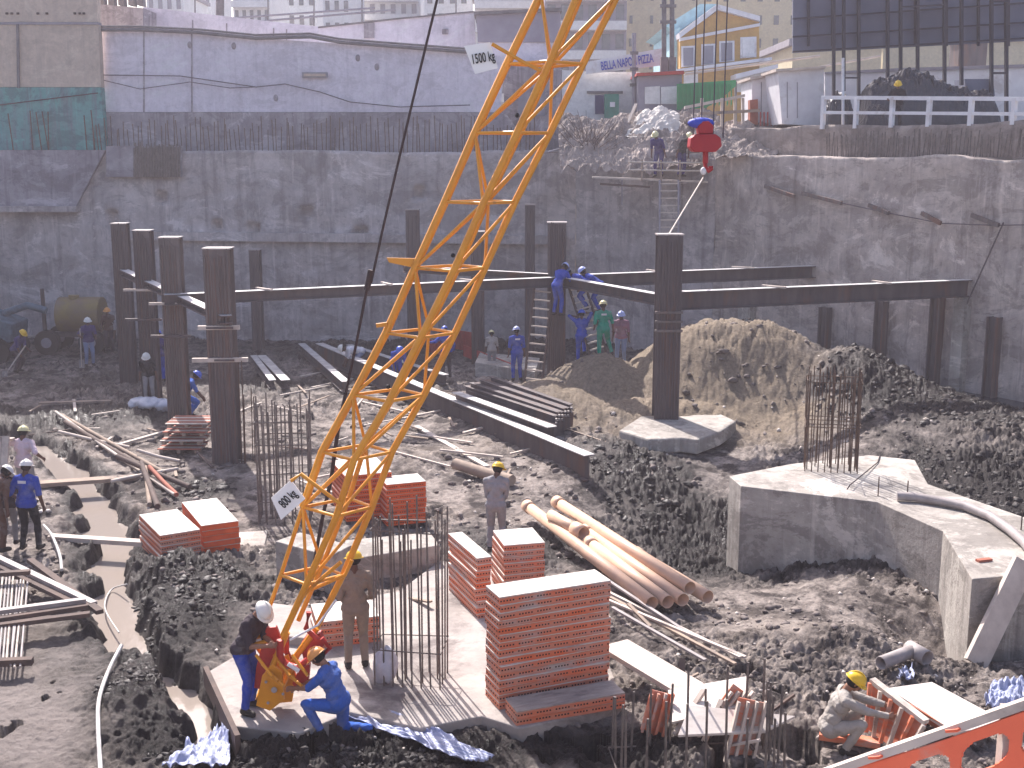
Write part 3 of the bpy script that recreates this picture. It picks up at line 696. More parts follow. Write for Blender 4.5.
# dark vertical bars grid (starter mat) at lower left
b = empty('rebar_mat', 'dark mat of upright reinforcing bars beside the beige building', 'rebar mat', atY(140, 176, 49.5), None)
poly_wall('backing', [(106, 146), (181, 146), (181, 177), (106, 177)], 49.45, 0.2, M['plaster_dirty'], b)
for i in range(30):
    px = 134 + i * 1.58; MB().tube([atY(px, 146 + random.uniform(-4, 2), 49.35), atY(px, 177, 49.35)], 0.025, 5).build('upright_bar', M['rebar_grey'], b)
# second row of walls behind
b = empty('party_wall', 'lavender parapet wall sloping down to the right behind the long wall', 'wall', (atY(220, 60, 56)[0], 56, 8)); 
poly_wall('wall_face', [(143, 7), (180, 11), (250, 19), (322, 27), (322, 60), (143, 60)], 56, 0.5, M['plaster'], b)
for px in (192, 226, 273, 286): poly_wall('wall_joint', [(px, 15 + (px - 143) * .1), (px + 1, 15 + (px - 143) * .1), (px + 1, 60), (px, 60)], 55.95, 0.06, M['plaster_dirty'], b)
b = empty('party_wall', 'lavender side wall rising to the right behind the long wall', 'wall', (atY(400, 60, 55)[0], 55, 8))
poly_wall('wall_face', [(318, 28), (400, 19), (474, 12), (476, 60), (318, 60)], 55, 0.5, M['plaster'], b)
poly_wall('door_panel', [(364, 23.5), (374, 22.6), (374, 38), (364, 38)], 54.9, 0.15, M['plaster_dirty'], b)
poly_wall('vent_patch', [(442, 29), (448, 29), (448, 34), (442, 34)], 54.9, 0.12, M['plaster_dirty'], b)
poly_wall('coping', [(318, 26.5), (400, 17.5), (474, 10.8), (474, 12), (400, 19), (318, 28)], 54.9, 0.8, M['pole_dark'], b)
b = empty('site_shed', 'grey metal shed with flat roof right of the lavender side wall', 'shed', (atY(510, 60, 54)[0], 54, 8))
poly_wall('shed_wall', [(476, 15), (560, 11), (562, 42), (478, 42)], 54, 3, M['sheet_grey'], b)
poly_wall('shed_roof', [(474, 11.5), (562, 7.5), (562, 10.8), (474, 14.8)], 53.8, 3.4, M['pole_dark'], b)
poly_wall('shed_base', [(478, 42.3), (562, 42.3), (562, 62), (478, 62)], 54.1, 2.8, M['plaster'], b)
# small hut stubs on the far left of the wall
b = empty('rooftop_hut', 'small grey rooftop hut behind the beige building corner', 'hut', (atY(120, 28, 54)[0], 54, 11))
poly_wall('hut_wall', [(98, 4), (120, 6), (143, 8), (143, 40), (98, 40)], 54, 2.5, M['plaster_dirty'], b)
for px in (98, 108, 118, 128, 137): poly_wall('roof_post', [(px, -6), (px + 5, -6), (px + 6, 6), (px, 5)], 54.05, 0.5, M['pole_dark'], b)
# distant white apartment blocks
def block(px0, px1, ytop, Y, m, label, rows, cols, win=(0.45, 0.5), ybot=60, band=False, name='apartment_building', side=12, group='white city blocks far behind', wm='glass_dark'):
    a = atY(px0, ytop, Y); c = atY(px1, ybot, Y); zt = a[2]; r = empty(name, label, 'building', ((a[0] + c[0]) / 2, Y, 8.4), group)
    MB().box(((a[0] + c[0]) / 2, Y + side / 2, (8.4 + zt) / 2), (c[0] - a[0], side, zt - 8.4)).build('wall', m, r)
    MB().box(((a[0] + c[0]) / 2, Y + side / 2, zt + 0.2), (c[0] - a[0] + .6, side + .6, 0.4)).build('roof', M['pole'], r)
    W = c[0] - a[0]; fh = (zt - 8.4) / rows
    for j in range(rows):
        z = 8.4 + (j + 0.5) * fh
        if band:
            MB().box(((a[0] + c[0]) / 2, Y - .5, z - fh * .42), (W * .97, 1.2, fh * .3)).build('balcony', M['farwhite'], r)
        for i in range(cols):
            x = a[0] + (i + 0.5) * W / cols
            MB().box((x, Y - 0.02, z + fh * .08), (W / cols * win[0], 0.12, fh * win[1])).build('window', M[wm], r)
    return r
specs = [(146, 186, -6, 150, 7, 4), (196, 214, -12, 170, 7, 2), (232, 272, -14, 140, 8, 5), (276, 318, -8, 160, 8, 4), (322, 352, -25, 130, 8, 3), (356, 420, -18, 145, 9, 6), (424, 470, -10, 135, 8, 4), (474, 545, -40, 120, 8, 6)]
labs = ['white block far off above the grey rooftop hut', 'narrow white tower far off above the parapet', 'white block with shuttered windows above the parapet low point', 'white block far off left of the wall dip', 'tall narrow white block above the dip of the walls', 'wide white block with many windows behind the dark hoist line', 'white block far off just right of the dark hoist line', 'wide white block behind the top of the crane boom']
for (a, c, yt, Y, rr, cc), lab in zip(specs, labs):
    block(a, c, yt, Y, M['farwhite'], lab, rr, cc, band=(cc > 4), wm=random.choice(['glass_dark', 'shutter']))
# trees/poles on the skyline
for i, (px, y0, y1) in enumerate(((195, -20, 30), (220, -20, 12), (268, -20, 30), (314, -20, 32), (362, -10, 30), (456, -20, 20))):
    w = 8 if px == 220 else 1.3
    o = MB().tube([atY(px, 40, 60), atY(px, y0, 60)], w / F * 30, 6).build('utility_pole', M['pole_dark'])
    tag(o, ('thick dark utility post' if px == 220 else 'thin dark utility pole') + ' rising behind the lavender walls, %s from the left' % ('first', 'second', 'third', 'fourth', 'fifth', 'sixth')[i], 'pole', 'skyline poles behind the lavender walls')
for i, (y0, y1) in enumerate(((18, 10), (24, 12))):
    o = MB().tube([atY(235 - 6 * i, y0, 60), atY(375 + 20 * i, y1 - 2, 60)], 0.05, 5).build('overhead_wire', M['pole']); tag(o, ('upper' if i == 0 else 'lower') + ' overhead wire slung between poles above the lavender walls', 'wire')
# banded apartment block and cream tower
block(545, 626, -60, 92, M['sheet_grey'], 'grey apartment block with white balcony bands behind the crane boom', 7, 6, (0.6, 0.5), 60, True, group=None)
block(622, 702, -60, 105, M['cream'], 'tall cream apartment tower with small windows above the pizza sign', 9, 4, (0.14, 0.35), 60, group=None)
b = block(702, 800, -60, 120, M['cream'], 'tall cream block behind the gable of the ochre house', 9, 6, (0.3, 0.4), 60, group=None)
# pizza house wall with long sign
b = empty('pizzeria_building', 'low whitewashed building carrying a long blue lettered sign', 'building', (atY(600, 120, 53)[0], 53, 8.3))
poly_wall('wall', [(562, 70), (597, 72), (640, 72), (642, 122), (562, 125)], 53, 3, M['farwhite'], b)
poly_wall('wall_base', [(504, 62), (561.5, 62), (561.5, 160), (540, 160), (504, 150)], 53.05, 3, M['plaster_dirty'], b)
for i, (a, c) in enumerate(((518, 530), (532, 545))): poly_wall('window', [(a, 88), (c, 88), (c, 116), (a, 116)], 52.97, 0.2, M['shutter'], b)
o = poly_wall('doorway', [(595, 95), (606, 95), (606, 114), (595, 114)], 52.96, 0.3, M['navy'], b)
poly_wall('door_lintel', [(587, 91), (623, 91), (623, 93.5), (587, 93.5)], 52.9, 0.3, M['pole_dark'], b)
s = empty('shop_sign', 'long white shop sign with blue pizza lettering above the whitewashed wall', 'sign', (atY(620, 66, 52.4)[0], 52.4, 11))
poly_wall('sign_board', [(586, 62), (663, 48), (664, 65), (586, 74)], 52.5, 0.12, M['white'], s)
def text(body, p, size, m, parent, rot=(R(90), 0, 0), name='lettering', ext=0.01, sx=1.0, shear=0):
    cu = bpy.data.curves.new('t', 'FONT'); cu.body = body; cu.size = size; cu.extrude = ext; cu.align_x = 'CENTER'; cu.align_y = 'CENTER'; cu.offset = 0.012 * size
    ob = bpy.data.objects.new('t', cu); COL.objects.link(ob); bpy.context.view_layer.update()
    me = bpy.data.meshes.new_from_object(ob.evaluated_get(bpy.context.evaluated_depsgraph_get())); bpy.data.objects.remove(ob)
    me.materials.clear(); me.materials.append(m)
    Mx = Matrix.Translation(Vector(p) - origin(parent)) @ Euler(rot).to_matrix().to_4x4() @ Matrix.Diagonal((sx, 1, 1, 1)); me.transform(Mx)
    o = bpy.data.objects.new(name, me); COL.objects.link(o); o.parent = parent; return o
text('BELLA NAPOLI PIZZA', atY(627, 62.5, 52.42), 0.5, M['signblue'], s, (R(90), R(-9), 0), sx=0.47)
g = empty('electric_box', 'green metal box with a white notice beside the dark doorway', 'utility box', (atY(612, 118, 52)[0], 52, 8.8))
poly_wall('box_body', [(605, 94), (619, 94), (619, 118), (605, 118)], 52, 0.5, M['green_box'], g); poly_wall('notice', [(610, 102), (615, 102), (615, 107), (610, 107)], 51.95, 0.04, M['white'], g)
for px, yt, yb, rr, lab, m in ((634, 33, 128, 0.09, 'slim grey pole standing before the pizza sign', 'pole'), (664, -30, 76, 0.1, 'left pole of the dark twin poles beside the pizza sign', 'pole_dark'), (672, -30, 76, 0.1, 'right pole of the dark twin poles beside the pizza sign', 'pole_dark')):
    r = empty('utility_pole', lab, 'pole', atY(px, yb, 51.6)); MB().tube([atY(px, yb + 30, 51.6), atY(px, yt, 51.6)], rr, 8).build('shaft', M[m], r)
    for k in range(3): p = atY(px, yt + 20 + 16 * k, 51.6); MB().box(p, (0.34, 0.2, 0.12)).build('bracket', M['pole_dark'], r)
    if px != 634: MB().box(atY(px, 66, 51.6), (0.3, 0.3, 0.7)).build('switch_box', M['pole_dark'], r)
b = empty('site_cabin', 'purple grey site cabin with pale panels left of the green fence', 'cabin', (atY(660, 105, 50.5)[0], 50.5, 8.4))
poly_wall('cabin_wall', [(638, 76), (682, 74), (682, 130), (638, 130)], 50.8, 2, M['sheet_grey'], b)
poly_wall('cabin_roof', [(637, 73), (684, 70.5), (684, 74), (636, 76)], 50.5, 2.5, M['redform'], b)
for a, c in ((645, 660), (661, 677)): poly_wall('panel', [(a, 87), (c, 86), (c, 104), (a, 104)], 50.72, 0.1, M['farwhite'], b)
b = empty('sheet_fence', 'bright green corrugated sheet fence below the ochre house', 'fence', (atY(705, 110, 50)[0], 50, 8.4))
poly_wall('sheet_panel', [(677, 84), (736, 80), (736, 86), (722, 98), (706, 108), (677, 110)], 50, 0.08, M['green'], b)
for k in range(14): px = 679 + k * 4; poly_wall('ridge', [(px, 84), (px + 1, 84), (px + 1, 104), (px, 106)], 49.94, 0.07, M['green'], b)
for px in (680, 705, 735): poly_wall('post', [(px, 82), (px + 2, 82), (px + 2, 130), (px, 130)], 50.1, 0.15, M['pole_dark'], b)
# ochre gabled house
b = empty('gabled_house', 'ochre gabled house with white framed windows and white trim', 'house', (atY(718, 80, 62)[0], 62, 8.4))
poly_wall('wall', [(680, 37), (720, 9), (759, 21), (760, 130), (680, 130)], 62, 9, M['ochre'], b)
poly_wall('gable_trim', [(679, 33), (717, 4), (760, 16), (760, 21), (718, 9.5), (680, 38)], 61.6, 9.6, M['white'], b)
poly_wall('cornice', [(680, 38), (760, 23), (760, 26), (680, 41)], 61.8, 0.4, M['white'], b)
poly_wall('string_course', [(670, 70), (772, 57), (772, 60), (670, 73)], 61.4, 1.0, M['white'], b)
poly_wall('side_wall', [(674, 30), (680, 27), (680, 70), (674, 70)], 63, 9, M['bluetrim'], b)
poly_wall('side_roof', [(665, 26), (700, 4), (717, 4), (680, 31)], 63.5, 9, M['bluetrim'], b)
for a, c, y0, y1 in ((683, 694, 48, 66), (703, 714, 46, 64), (721, 733, 43, 61), (742, 755, 39, 57)):
    f = poly_wall('window', [(a - 1.5, y0 - 1.8), (c + 1.5, y0 - 2.4), (c + 1.5, y1), (a - 1.5, y1 + 1.2)], 61.9, 0.2, M['white'], b)
    poly_wall('pane', [(a + .6, y0), (c - .6, y0 - .4), (c - .6, y1 - 1), (a + .6, y1)], 61.82, 0.1, M['shutter'] if a < 735 else M['farwhite'], f)
for a, c in ((684, 698), (735, 770)): poly_wall('shop_front', [(a, 74), (c, 70), (c, 92), (a, 92)], 61.85, 0.2, M['farwhite'], b)
poly_wall('awning', [(736, 74), (778, 64), (778, 68), (736, 79)], 60.5, 1.6, M['white'], b)
# white containers left of the railing
for i, (pts, lab, Y) in enumerate((([(752, 80), (778, 76), (780, 125), (752, 122)], 'white boarded hut behind the rubble right of the green fence', 46.5), ([(778, 72), (812, 69), (824, 69), (824, 126), (782, 124)], 'big white cabin at the left end of the white railing', 44))):
    b = empty('site_cabin', lab, 'cabin', (atY(pts[0][0], 120, Y)[0], Y, 8.4)); poly_wall('cabin_wall', pts, Y, 2.2, M['white'], b)
    poly_wall('cabin_roof', [(pts[0][0] - 2, pts[0][1] - 3), (pts[1][0] + (14 if i else 2), pts[1][1] - 3), (pts[1][0] + (14 if i else 2), pts[1][1] - .5), (pts[0][0] - 2, pts[0][1] - .3)], Y - .2, 2.6, M['timber_pale'], b)
    for dx in (9, 19): poly_wall('wall_seam', [(pts[0][0] + dx, 82), (pts[0][0] + dx + .8, 82), (pts[0][0] + dx + .8, 118), (pts[0][0] + dx, 118)], Y - .03, 0.05, M['pole'], b)
b = MB().tube([atY(700 - 15, 74, 47), atY(820, 56, 47)], 0.06, 6).tube([atY(760, 78, 47), atY(880, 56, 47)], 0.05, 6).build('hoarding_rail', M['timber_pale']); tag(b, 'long pale rail running up to the right before the ochre house', 'rail')
# low stalls and pickets among the rubble
b = empty('timber_stall', 'low stall of pale posts and boards beside the hook block', 'stall', (atY(730, 120, 46)[0], 46, 8.4))
for px in (701, 721, 734, 742): poly_wall('post', [(px, 98), (px + 2.5, 98), (px + 2.5, 130), (px, 130)], 46, 0.12, M['timber_pale'], b)
poly_wall('top_board', [(685, 106), (745, 94), (745, 97), (685, 109)], 45.9, 0.25, M['timber_pale'], b)
poly_wall('side_board', [(700, 112), (760, 109), (760, 112), (700, 115)], 45.9, 0.1, M['timber'], b)
poly_wall('brick_pier', [(750, 100), (758, 99), (758, 125), (750, 125)], 46.1, 0.4, M['brickred'], b)
for k in range(5): px = 760 + 3.6 * k; poly_wall('picket', [(px, 112), (px + 1.2, 112), (px + 1.2, 126), (px, 126)], 45.8, 0.05, M['redform'], b)
# billboard seen from behind on a steel frame
b = empty('billboard', 'big billboard seen from behind on a dark lattice steel frame', 'billboard', (atY(910, 120, 42)[0], 42, 8.4))
poly_wall('board', [(793, -60), (1100, -60), (1100, 38), (1024, 41), (793, 53)], 43.3, 0.12, M['board'], b)
for px in (808, 832, 858, 887, 915, 946, 978, 1008, 1045): poly_wall('stringer', [(px, -60), (px + 2, -60), (px + 2, 46), (px, 46)], 43.1, 0.12, M['board_steel'], b)
for y0, y1 in ((18, 2), (36, 22), (51, 38)): poly_wall('rail', [(793, y0), (1100, y1 - 5), (1100, y1 - 3.5), (793, y0 + 1.5)], 43.0, 0.1, M['board_steel'], b)
for px, yb in ((833, 95), (843, 66), (858, 100), (887, 84), (900, 80), (917, 70), (944, 78), (961, 60), (991, 100), (1006, 110), (1050, 100)):
    yt = -60; poly_wall('post', [(px, yt), (px + 2.6, yt), (px + 2.6, yb + 25), (px, yb + 25)], 42.4, 0.16, M['board_steel'], b)
for y in (39, 72, 0): poly_wall('tie', [(991, y), (1008, y), (1008, y + 2), (991, y + 2)], 42.35, 0.1, M['board_steel'], b)
for y in (48, 77): poly_wall('tie', [(843, y), (860, y), (860, y + 1.5), (843, y + 1.5)], 42.35, 0.1, M['board_steel'], b)
for y in (6, 45): poly_wall('tie', [(900, y), (946, y - 2), (946, y - .5), (900, y + 1.5)], 42.35, 0.1, M['board_steel'], b)
# things seen under the billboard
b = empty('boundary_wall', 'low white wall with rail under the billboard', 'wall', (atY(920, 90, 46)[0], 46, 8.4))
poly_wall('wall_face', [(825, 74), (900, 70), (1100, 65), (1100, 130), (825, 130)], 46, 0.3, M['white'], b); poly_wall('coping', [(825, 72), (900, 68), (1100, 62), (1100, 65), (825, 74)], 45.9, 0.5, M['pole'], b)
block(793, 880, 46, 75, M['cream'], 'low cream house seen beneath the left half of the billboard', 1, 5, (0.4, 0.3), 80, group=None, name='low_house')
block(884, 1110, 40, 80, M['cream'], 'long low cream house seen beneath the right half of the billboard', 1, 6, (0.1, 0.1), 80, group=None, name='low_house')
block(960, 985, 36, 70, M['steel'], 'dark chimney stack beside the cream house under the billboard', 1, 1, (0.3, 0.1), 80, group=None, name='brick_stack', side=1.5)
# white railing on top of the right bank
def rail_pt(px, py, off=0.9):
    p = rwp(px, py); v = Vector((p.x, p.y, 0)); k = 1 + off / v.length * 1.0; return Vector((p.x * k, p.y * k, CAM[2] + (p.z - CAM[2]) * k))
b = empty('railing', 'white two rail concrete railing on top of the right bank', 'railing', rail_pt(925, 127))
for px, yt in ((824, 97), (857, 97), (893, 97), (930, 97.5), (972, 98), (1015, 98), (1060, 99)):
    p = rail_pt(px, yt); MB().box((p.x, p.y, (p.z + 8.46) / 2), (0.13, 0.13, p.z - 8.46), math.atan2(rd.y, rd.x)).build('post', M['white'], b)
for y, t in ((97.5, 0.12), (112.5, 0.1)):
    MB().bar(rail_pt(822, y), rail_pt(1100, y + 2), 0.1, t).build('rail', M['white'], b)
p = rail_pt(843, 90, 1.6); r = empty('scaffold_pole', 'thin white pole standing behind the left end of the railing', 'pole', p); MB().tube([rail_pt(843, 125, 1.6), rail_pt(843, 58, 1.6)], 0.05, 6).build('shaft', M['white'], r)
# rumpled black tarpaulins
def lump(name, px0, px1, ytop, ybot, Y, dy, m, label, cat, seed, prof=None, amp=0.3, n=70):
    a = atY(px0, ybot, Y); c = atY(px1, ytop, Y); W = c[0] - a[0]; H = c[2] - a[2]
    U, Vv = np.meshgrid(np.linspace(0, 1, n), np.linspace(0, 1, 26))
    pf = np.interp(U, *zip(*prof)) if prof else np.sin(U * math.pi) ** 0.5
    th = Vv * math.pi; X = a[0] + W * U + 0.08 * W * np.cos(th) * (0.5 - U) * 0; Z = a[2] - .3 + (H + .3) * pf * np.sin(th) ** 0.7; Yy = Y + dy * (1 - np.cos(th)) / 2 * (0.4 + 0.6 * pf)
    N = (np.abs(fbm(U * 9 + seed, Vv * 5, 5, seed, 0.6) - 0.5) * 2 - .25) * amp * np.sin(th); Z = Z + N; Yy = Yy - N * 0.8
    o = grid_mesh(name, np.stack([X, Yy, Z], 2), m, None, None, False); tag(o, label, cat); return o
lump('tarpaulin', 868, 1008, 74, 128, 41, 2.2, M['black_tarp'], 'rumpled black tarpaulin covering a long heap behind the white railing', 'tarpaulin', 3,
     [(0, .3), (.03, .85), (.15, .95), (.3, 1.1), (.45, 1.1), (.55, 1.0), (.65, .85), (.8, .8), (.95, .75), (1, .2)], 0.45)
lump('tarpaulin', 824, 862, 90, 128, 42, 1.6, M['black_tarp'], 'small dark tarpaulin heap at the left end of the white railing', 'tarpaulin', 5, None, 0.25, 40)
lump('tarpaulin', 860, 900, 104, 129, 40.3, 1.2, M['black_tarp'], 'low dark tarpaulin fold behind the second railing bay', 'tarpaulin', 6, None, 0.2, 40)
p = empty('sheet_box', 'dark box standing on the right end of the tarpaulin heap', 'box', atY(980, 95, 42.5)); poly_wall('box_body', [(965, 79), (993, 79), (995, 96), (965, 96)], 42.6, 1, M['board'], p)
# heap of rubble where the walls meet
def heap(name, cx, cy, z0, rx, ry, h, m, label, cat, seed, amp=0.25, n=80, kind=None):
    U, V2 = np.meshgrid(np.linspace(-1, 1, n), np.linspace(-1, 1, n)); rr = np.sqrt(U ** 2 + V2 ** 2)
    Z = h * np.clip(1 - rr, 0, 1) ** 0.75 * (0.7 + 0.6 * fbm(U * 2 + seed, V2 * 2, 3, seed)); X = cx + rx * U; Y = cy + ry * V2
    Z = Z + amp * (0.5 - worley(U * 5, V2 * 5, seed)) * (rr < 0.97) + amp * 0.5 * (0.5 - worley(U * 12, V2 * 12, seed)) - 0.12
    o = grid_mesh(name, np.stack([X, Y, z0 + Z], 2), m, None, None, False); tag(o, label, cat, kind=kind); return o
M['sack'] = mat('pale_sacking', (0.72, 0.68, 0.62), (0.5, 0.45, 0.41), 2.5, 0.8, 0.6, 10, bdist=0.05)
p = atY(660, 124, 48.5); heap('rubble_heap', p[0], p[1], p[2] - .4, 1.9, 1.6, 1.15, M['sack'], 'pale mound of rubble sacks beside the site cabin', 'rubble heap', 4, 0.2)
p = atY(672, 150, 46.6)
def bank(name, pts_px, Y0, dy, label, seed, m, amp=0.35):
    """an uneven slope of spoil filling the gap above the lower wall"""
    (l, r_, yt, yb) = pts_px; n = 220; U, Vv = np.meshgrid(np.linspace(0, 1, n), np.linspace(0, 1, 110))
    a = atY(l, yb, Y0); c = atY(r_, yb, Y0); t = atY(l, yt, Y0 + dy)
    X = a[0] + (c[0] - a[0]) * U; Y = Y0 + dy * Vv; Z = a[2] + (t[2] - a[2]) * (np.sin(Vv * math.pi / 2)) * (0.75 + 0.5 * fbm(U * 4, Vv * 2, 3, seed))
    Z = Z * 1.0 + amp * .5 * (0.5 - worley(X * 0.9, Y * 1.1, seed)) + amp * 0.5 * (0.5 - worley(X * 2.5, Y * 2.5, seed + 1)) + amp * .7 * (.3 - np.abs(fbm(X * 2, Y * 2, 5, seed, .65) - .5) * 2); Y = Y - amp * .5 * fbm(X, Z, 3, seed)
    o = grid_mesh(name, np.stack([X, Y, Z], 2), m, None, None, False); tag(o, label, 'spoil bank'); return o
bank('spoil_bank', (560, 735, 118, 172, ), 44.9, 5.2, 'rough bank of grey spoil and rubble at the back corner of the pit', 8, M['earth'], 0.5)
bank('spoil_bank', (700, 830, 124, 158, ), 43.2, 4.5, 'rough earth bank running up to the white cabin', 9, M['earth'], 0.4)
# dry shrub on the bank
sh = empty('dry_shrub', 'dark leafless shrub on the bank under the doorway', 'shrub', atY(587, 160, 46.5)); mb = MB(); base = Vector(atY(587, 162, 46.5))
for i in range(120):
    d = Vector((random.gauss(0, .55), random.gauss(0, .4), random.uniform(.5, 1.2))).normalized(); L = random.uniform(.8, 1.9); q = base + d * L * .5 + Vector((random.gauss(0, .1), 0, 0)); mb.tube([base + d * .1, q, base + d * L + Vector((random.gauss(0, .3), 0, random.gauss(0, .15)))], 0.022, 4, r2=0.006)
mb.build('branches', M['timber_dark'], sh)
# access platform and hanging ladder at the back corner
b = empty('access_platform', 'light scaffold platform with guard rails hung on the wall below two workers', 'platform', atY(640, 178, 44))
for y in (162, 170): MB().tube([atY(628, y, 44), atY(703, y + 1, 44)], 0.035, 6).build('guard_rail', M['timber_pale'], b)
for px in (642, 661, 680, 703): MB().tube([atY(px, 160, 44), atY(px, 181, 44)], 0.035, 6).build('guard_post', M['timber'], b)
MB().bar(atY(592, 177, 44.6), atY(706, 182, 44.6), 0.9, 0.06).build('deck_board', M['timber_pale'], b)
MB().bar(atY(600, 184, 44.3), atY(650, 187, 44.3), 0.1, 0.08).build('ledger', M['timber_dark'], b)
for px in (622, 661, 680): MB().tube([atY(px, 180, 44.2), atY(px, 205, 44.6)], 0.03, 6).build('hanger', M['pole'], b)
ladder(atY(669, 238, 43.6), atY(669, 180, 44), 0.68, 8, 'pale ladder hanging on the wall below the scaffold platform', M['pole'])
o = MB().tube([Vector((P5[0] - .05, P5[1], 5.45)), atY(703, 178, 42)], 0.03, 6).build('guy_rope', M['timber_pale']); tag(o, 'pale taut rope rising from the big dark pile to the back corner', 'rope')
o = MB().tube([atY(548, 152, 46), atY(608, 136, 47)], 0.035, 6).build('guy_rope', M['pole']); tag(o, 'short pale rope on the bank right of the boom', 'rope')
o = MB().bar(atY(628, 123, 48), atY(636, 104, 48.4), 0.12, 0.06).build('plank', M['timber_pale']); tag(o, 'white plank propped on end beside the rubble sacks', 'plank')
# ================================================================ CRANE BOOM
M['signwhite'] = mat('sign_white', (0.9, 0.88, 0.86), (0.86, 0.84, 0.82), 2, 0.5, 0)
YB = 15.3
boom = empty('crane_boom', 'yellow lattice crane boom leaning up to the right with red foot held by workers', 'crane boom', atY(275, 705, YB - .3))
lev = [  # py, L, mid, R in picture columns
    (507, 303, 341, 372), (452, 322, 358, 392), (395, 353.5, 392, 424), (333, 386, 423, 455), (268, 415, 455, 485), (202, 445, 484, 515), (133, 475, 517, 550), (64, 507, 549, 583), (-6, 541, 578, 618), (-76, 575, 612, 652), (-146, 609, 645, 686), (-212, 645, 678, 712), (-262, 680, 695, 712)]
HW = 0.42
nodes = []
for i, (py, l, m_, r_) in enumerate(lev):
    w = HW if i < 11 else (0.3 if i == 11 else 0.12)
    L1 = Vector(atY(l, py, YB)); Rr1 = Vector(atY(r_, py, YB)); mx = atY(m_, py, YB)[0]
    Fv = Vector((mx, YB - w, L1.z)); B = Vector((mx + .05, YB + w, L1.z)); Rr1.z = L1.z; nodes.append((L1, Fv, Rr1, B))
low = (572, 281, 309, 341); L1 = Vector(atY(281, 575, YB)); low_n = (L1, Vector((atY(311, 575, YB)[0], YB - .36, L1.z)), Vector(atY(343, 575, YB)), Vector((atY(318, 575, YB)[0], YB + .36, L1.z)))
low_n[2].z = L1.z
L2 = Vector(atY(262, 628, YB)); low2 = (L2, Vector((atY(287, 632, YB)[0], YB - .26, L2.z)), Vector(atY(317, 627, YB)), Vector((atY(295, 632, YB)[0], YB + .26, L2.z)))
foot = Vector(atY(274, 690, YB - .1))
chain = [low2, low_n] + nodes
for c in range(4):
    pts = [n[c] for n in chain]; mb = MB()
    if c == 0: mb.tube(pts[:3], 0.028, 8); mb.tube(pts[2:], 0.052, 8)
    else: mb.tube(pts, 0.045 if c != 3 else 0.034, 8)
    mb.build('chord', M['yellow'], boom)
for i, n in enumerate(chain):
    if i == 0: continue
    for a, b_ in ((0, 1), (1, 2), (2, 3), (3, 0)):
        MB().tube([n[a], n[b_]], 0.022, 6).build('batten', M['yellow'], boom)
for i in range(1, len(chain) - 1):
    lo, hi = chain[i], chain[i + 1]
    for a, b_ in ((1, 2), (0, 3), (0, 1), (3, 2)):
        if (i + a) % 2 == 0 or a == 1: p, q = lo[a], hi[b_]
        else: p, q = lo[b_], hi[a]
        MB().tube([p, q], 0.022, 6).build('lacing_bar', M['yellow'], boom)
# gusset wings
n = nodes[4]; MB().slab([n[0], n[0] + Vector((-.33, 0, .07)), n[0] + Vector((-.36, 0, .13)), n[0] + Vector((.05, 0, .12))], (0, .03, 0)).build('gusset', M['yellow'], boom)
MB().bar(nodes[3][0] + Vector((-.12, -.03, .1)), nodes[3][0] + Vector((.02, -.03, .12)), .05).build('gusset', M['yellow'], boom)
n = nodes[6]
for k in (2, 4, 6, 8): MB().ellipsoid(nodes[k][1] + Vector((0, -.05, .2)), (.03, .03, .03), 6, 5).build('pin', M['black'], boom)
# capacity plates on brackets
def plate(corners, Y, body, size, tpx, arm, rot):
    pl = poly_wall('capacity_plate', corners, Y, 0.02, M['signwhite'], boom)
    text(body, atY(*tpx, Y - .012), size, M['black'], pl, (R(90), R(rot), 0), ext=.003, sx=.56)
    MB().tube([atY(px, py, Y - .03 + .0) for px, py in arm], 0.025, 6).build('plate_bracket', M['yellow'], boom)
    return pl
plate([(464, 46), (490, 42), (498, 68), (475, 74)], YB - .5, '1500 kg', .16, (483, 58), [(492, 44), (523, 62), (541, 71)], -10)
plate([(271, 498), (291, 480), (305, 499), (281, 520)], YB - .5, '800 kg', .17, (288, 499), [(291, 481), (301, 474), (340, 504)], -46)
# yellow braces of the foot section
def tb(pts, r, m, nm, dy=0): return MB().tube([atY(px, py, YB + dy) for px, py in pts], r, 8).build(nm, M[m], boom)
tb([(341, 562), (308, 590), (300, 600)], .028, 'yellow', 'brace', -.3); tb([(310, 590), (345, 575), (352, 560)], .028, 'yellow', 'brace', -.1)
tb([(317, 628), (297, 655), (275, 700)], .045, 'yellow', 'chord_end', -.1); tb([(287, 632), (272, 668), (262, 705)], .045, 'yellow', 'chord_end', -.25); tb([(252, 640), (268, 662), (258, 700)], .035, 'yellow', 'foot_arm', .1)
tb([(248, 638), (276, 634)], .035, 'yellow', 'brace', 0); tb([(250, 646), (270, 640)], .03, 'yellow', 'brace', -.1)
tb([(290, 640), (318, 625), (336, 600)], .016, 'white', 'brace', -.35)
def plate3(pts, Y, th, m, nm): return MB().slab([atY(px, py, Y) for px, py in pts], (0, th, 0)).build(nm, M[m], boom, 0.008)
plate3([(256, 706), (262, 676), (272, 664), (282, 672), (284, 700), (270, 711)], YB - .3, .05, 'yellow', 'foot_plate')
plate3([(270, 704), (276, 660), (288, 655), (296, 676), (292, 702)], YB + .02, .05, 'yellow', 'foot_plate')
MB().tube([atY(274, 690, YB - .36), atY(276, 690, YB + .2)], 0.04, 10).build('foot_pin', M['pipe_grey'], boom)
for px, py in ((266, 682), (283, 694), (287, 668), (268, 703), (294, 690)): MB().tube([atY(px, py, YB - .34), atY(px, py, YB - .28)], 0.02, 8).build('bolt', M['pipe_grey'], boom)
for k in range(7):
    MB().tube([atY(256 + k * 6, 655 + 9 * (k % 3), YB - .3 + .1 * (k % 2)), atY(272 + k * 6, 676 + 5 * (k % 3), YB - .45)], .022, 6).build('linkage_rod', M['yellow'], boom)
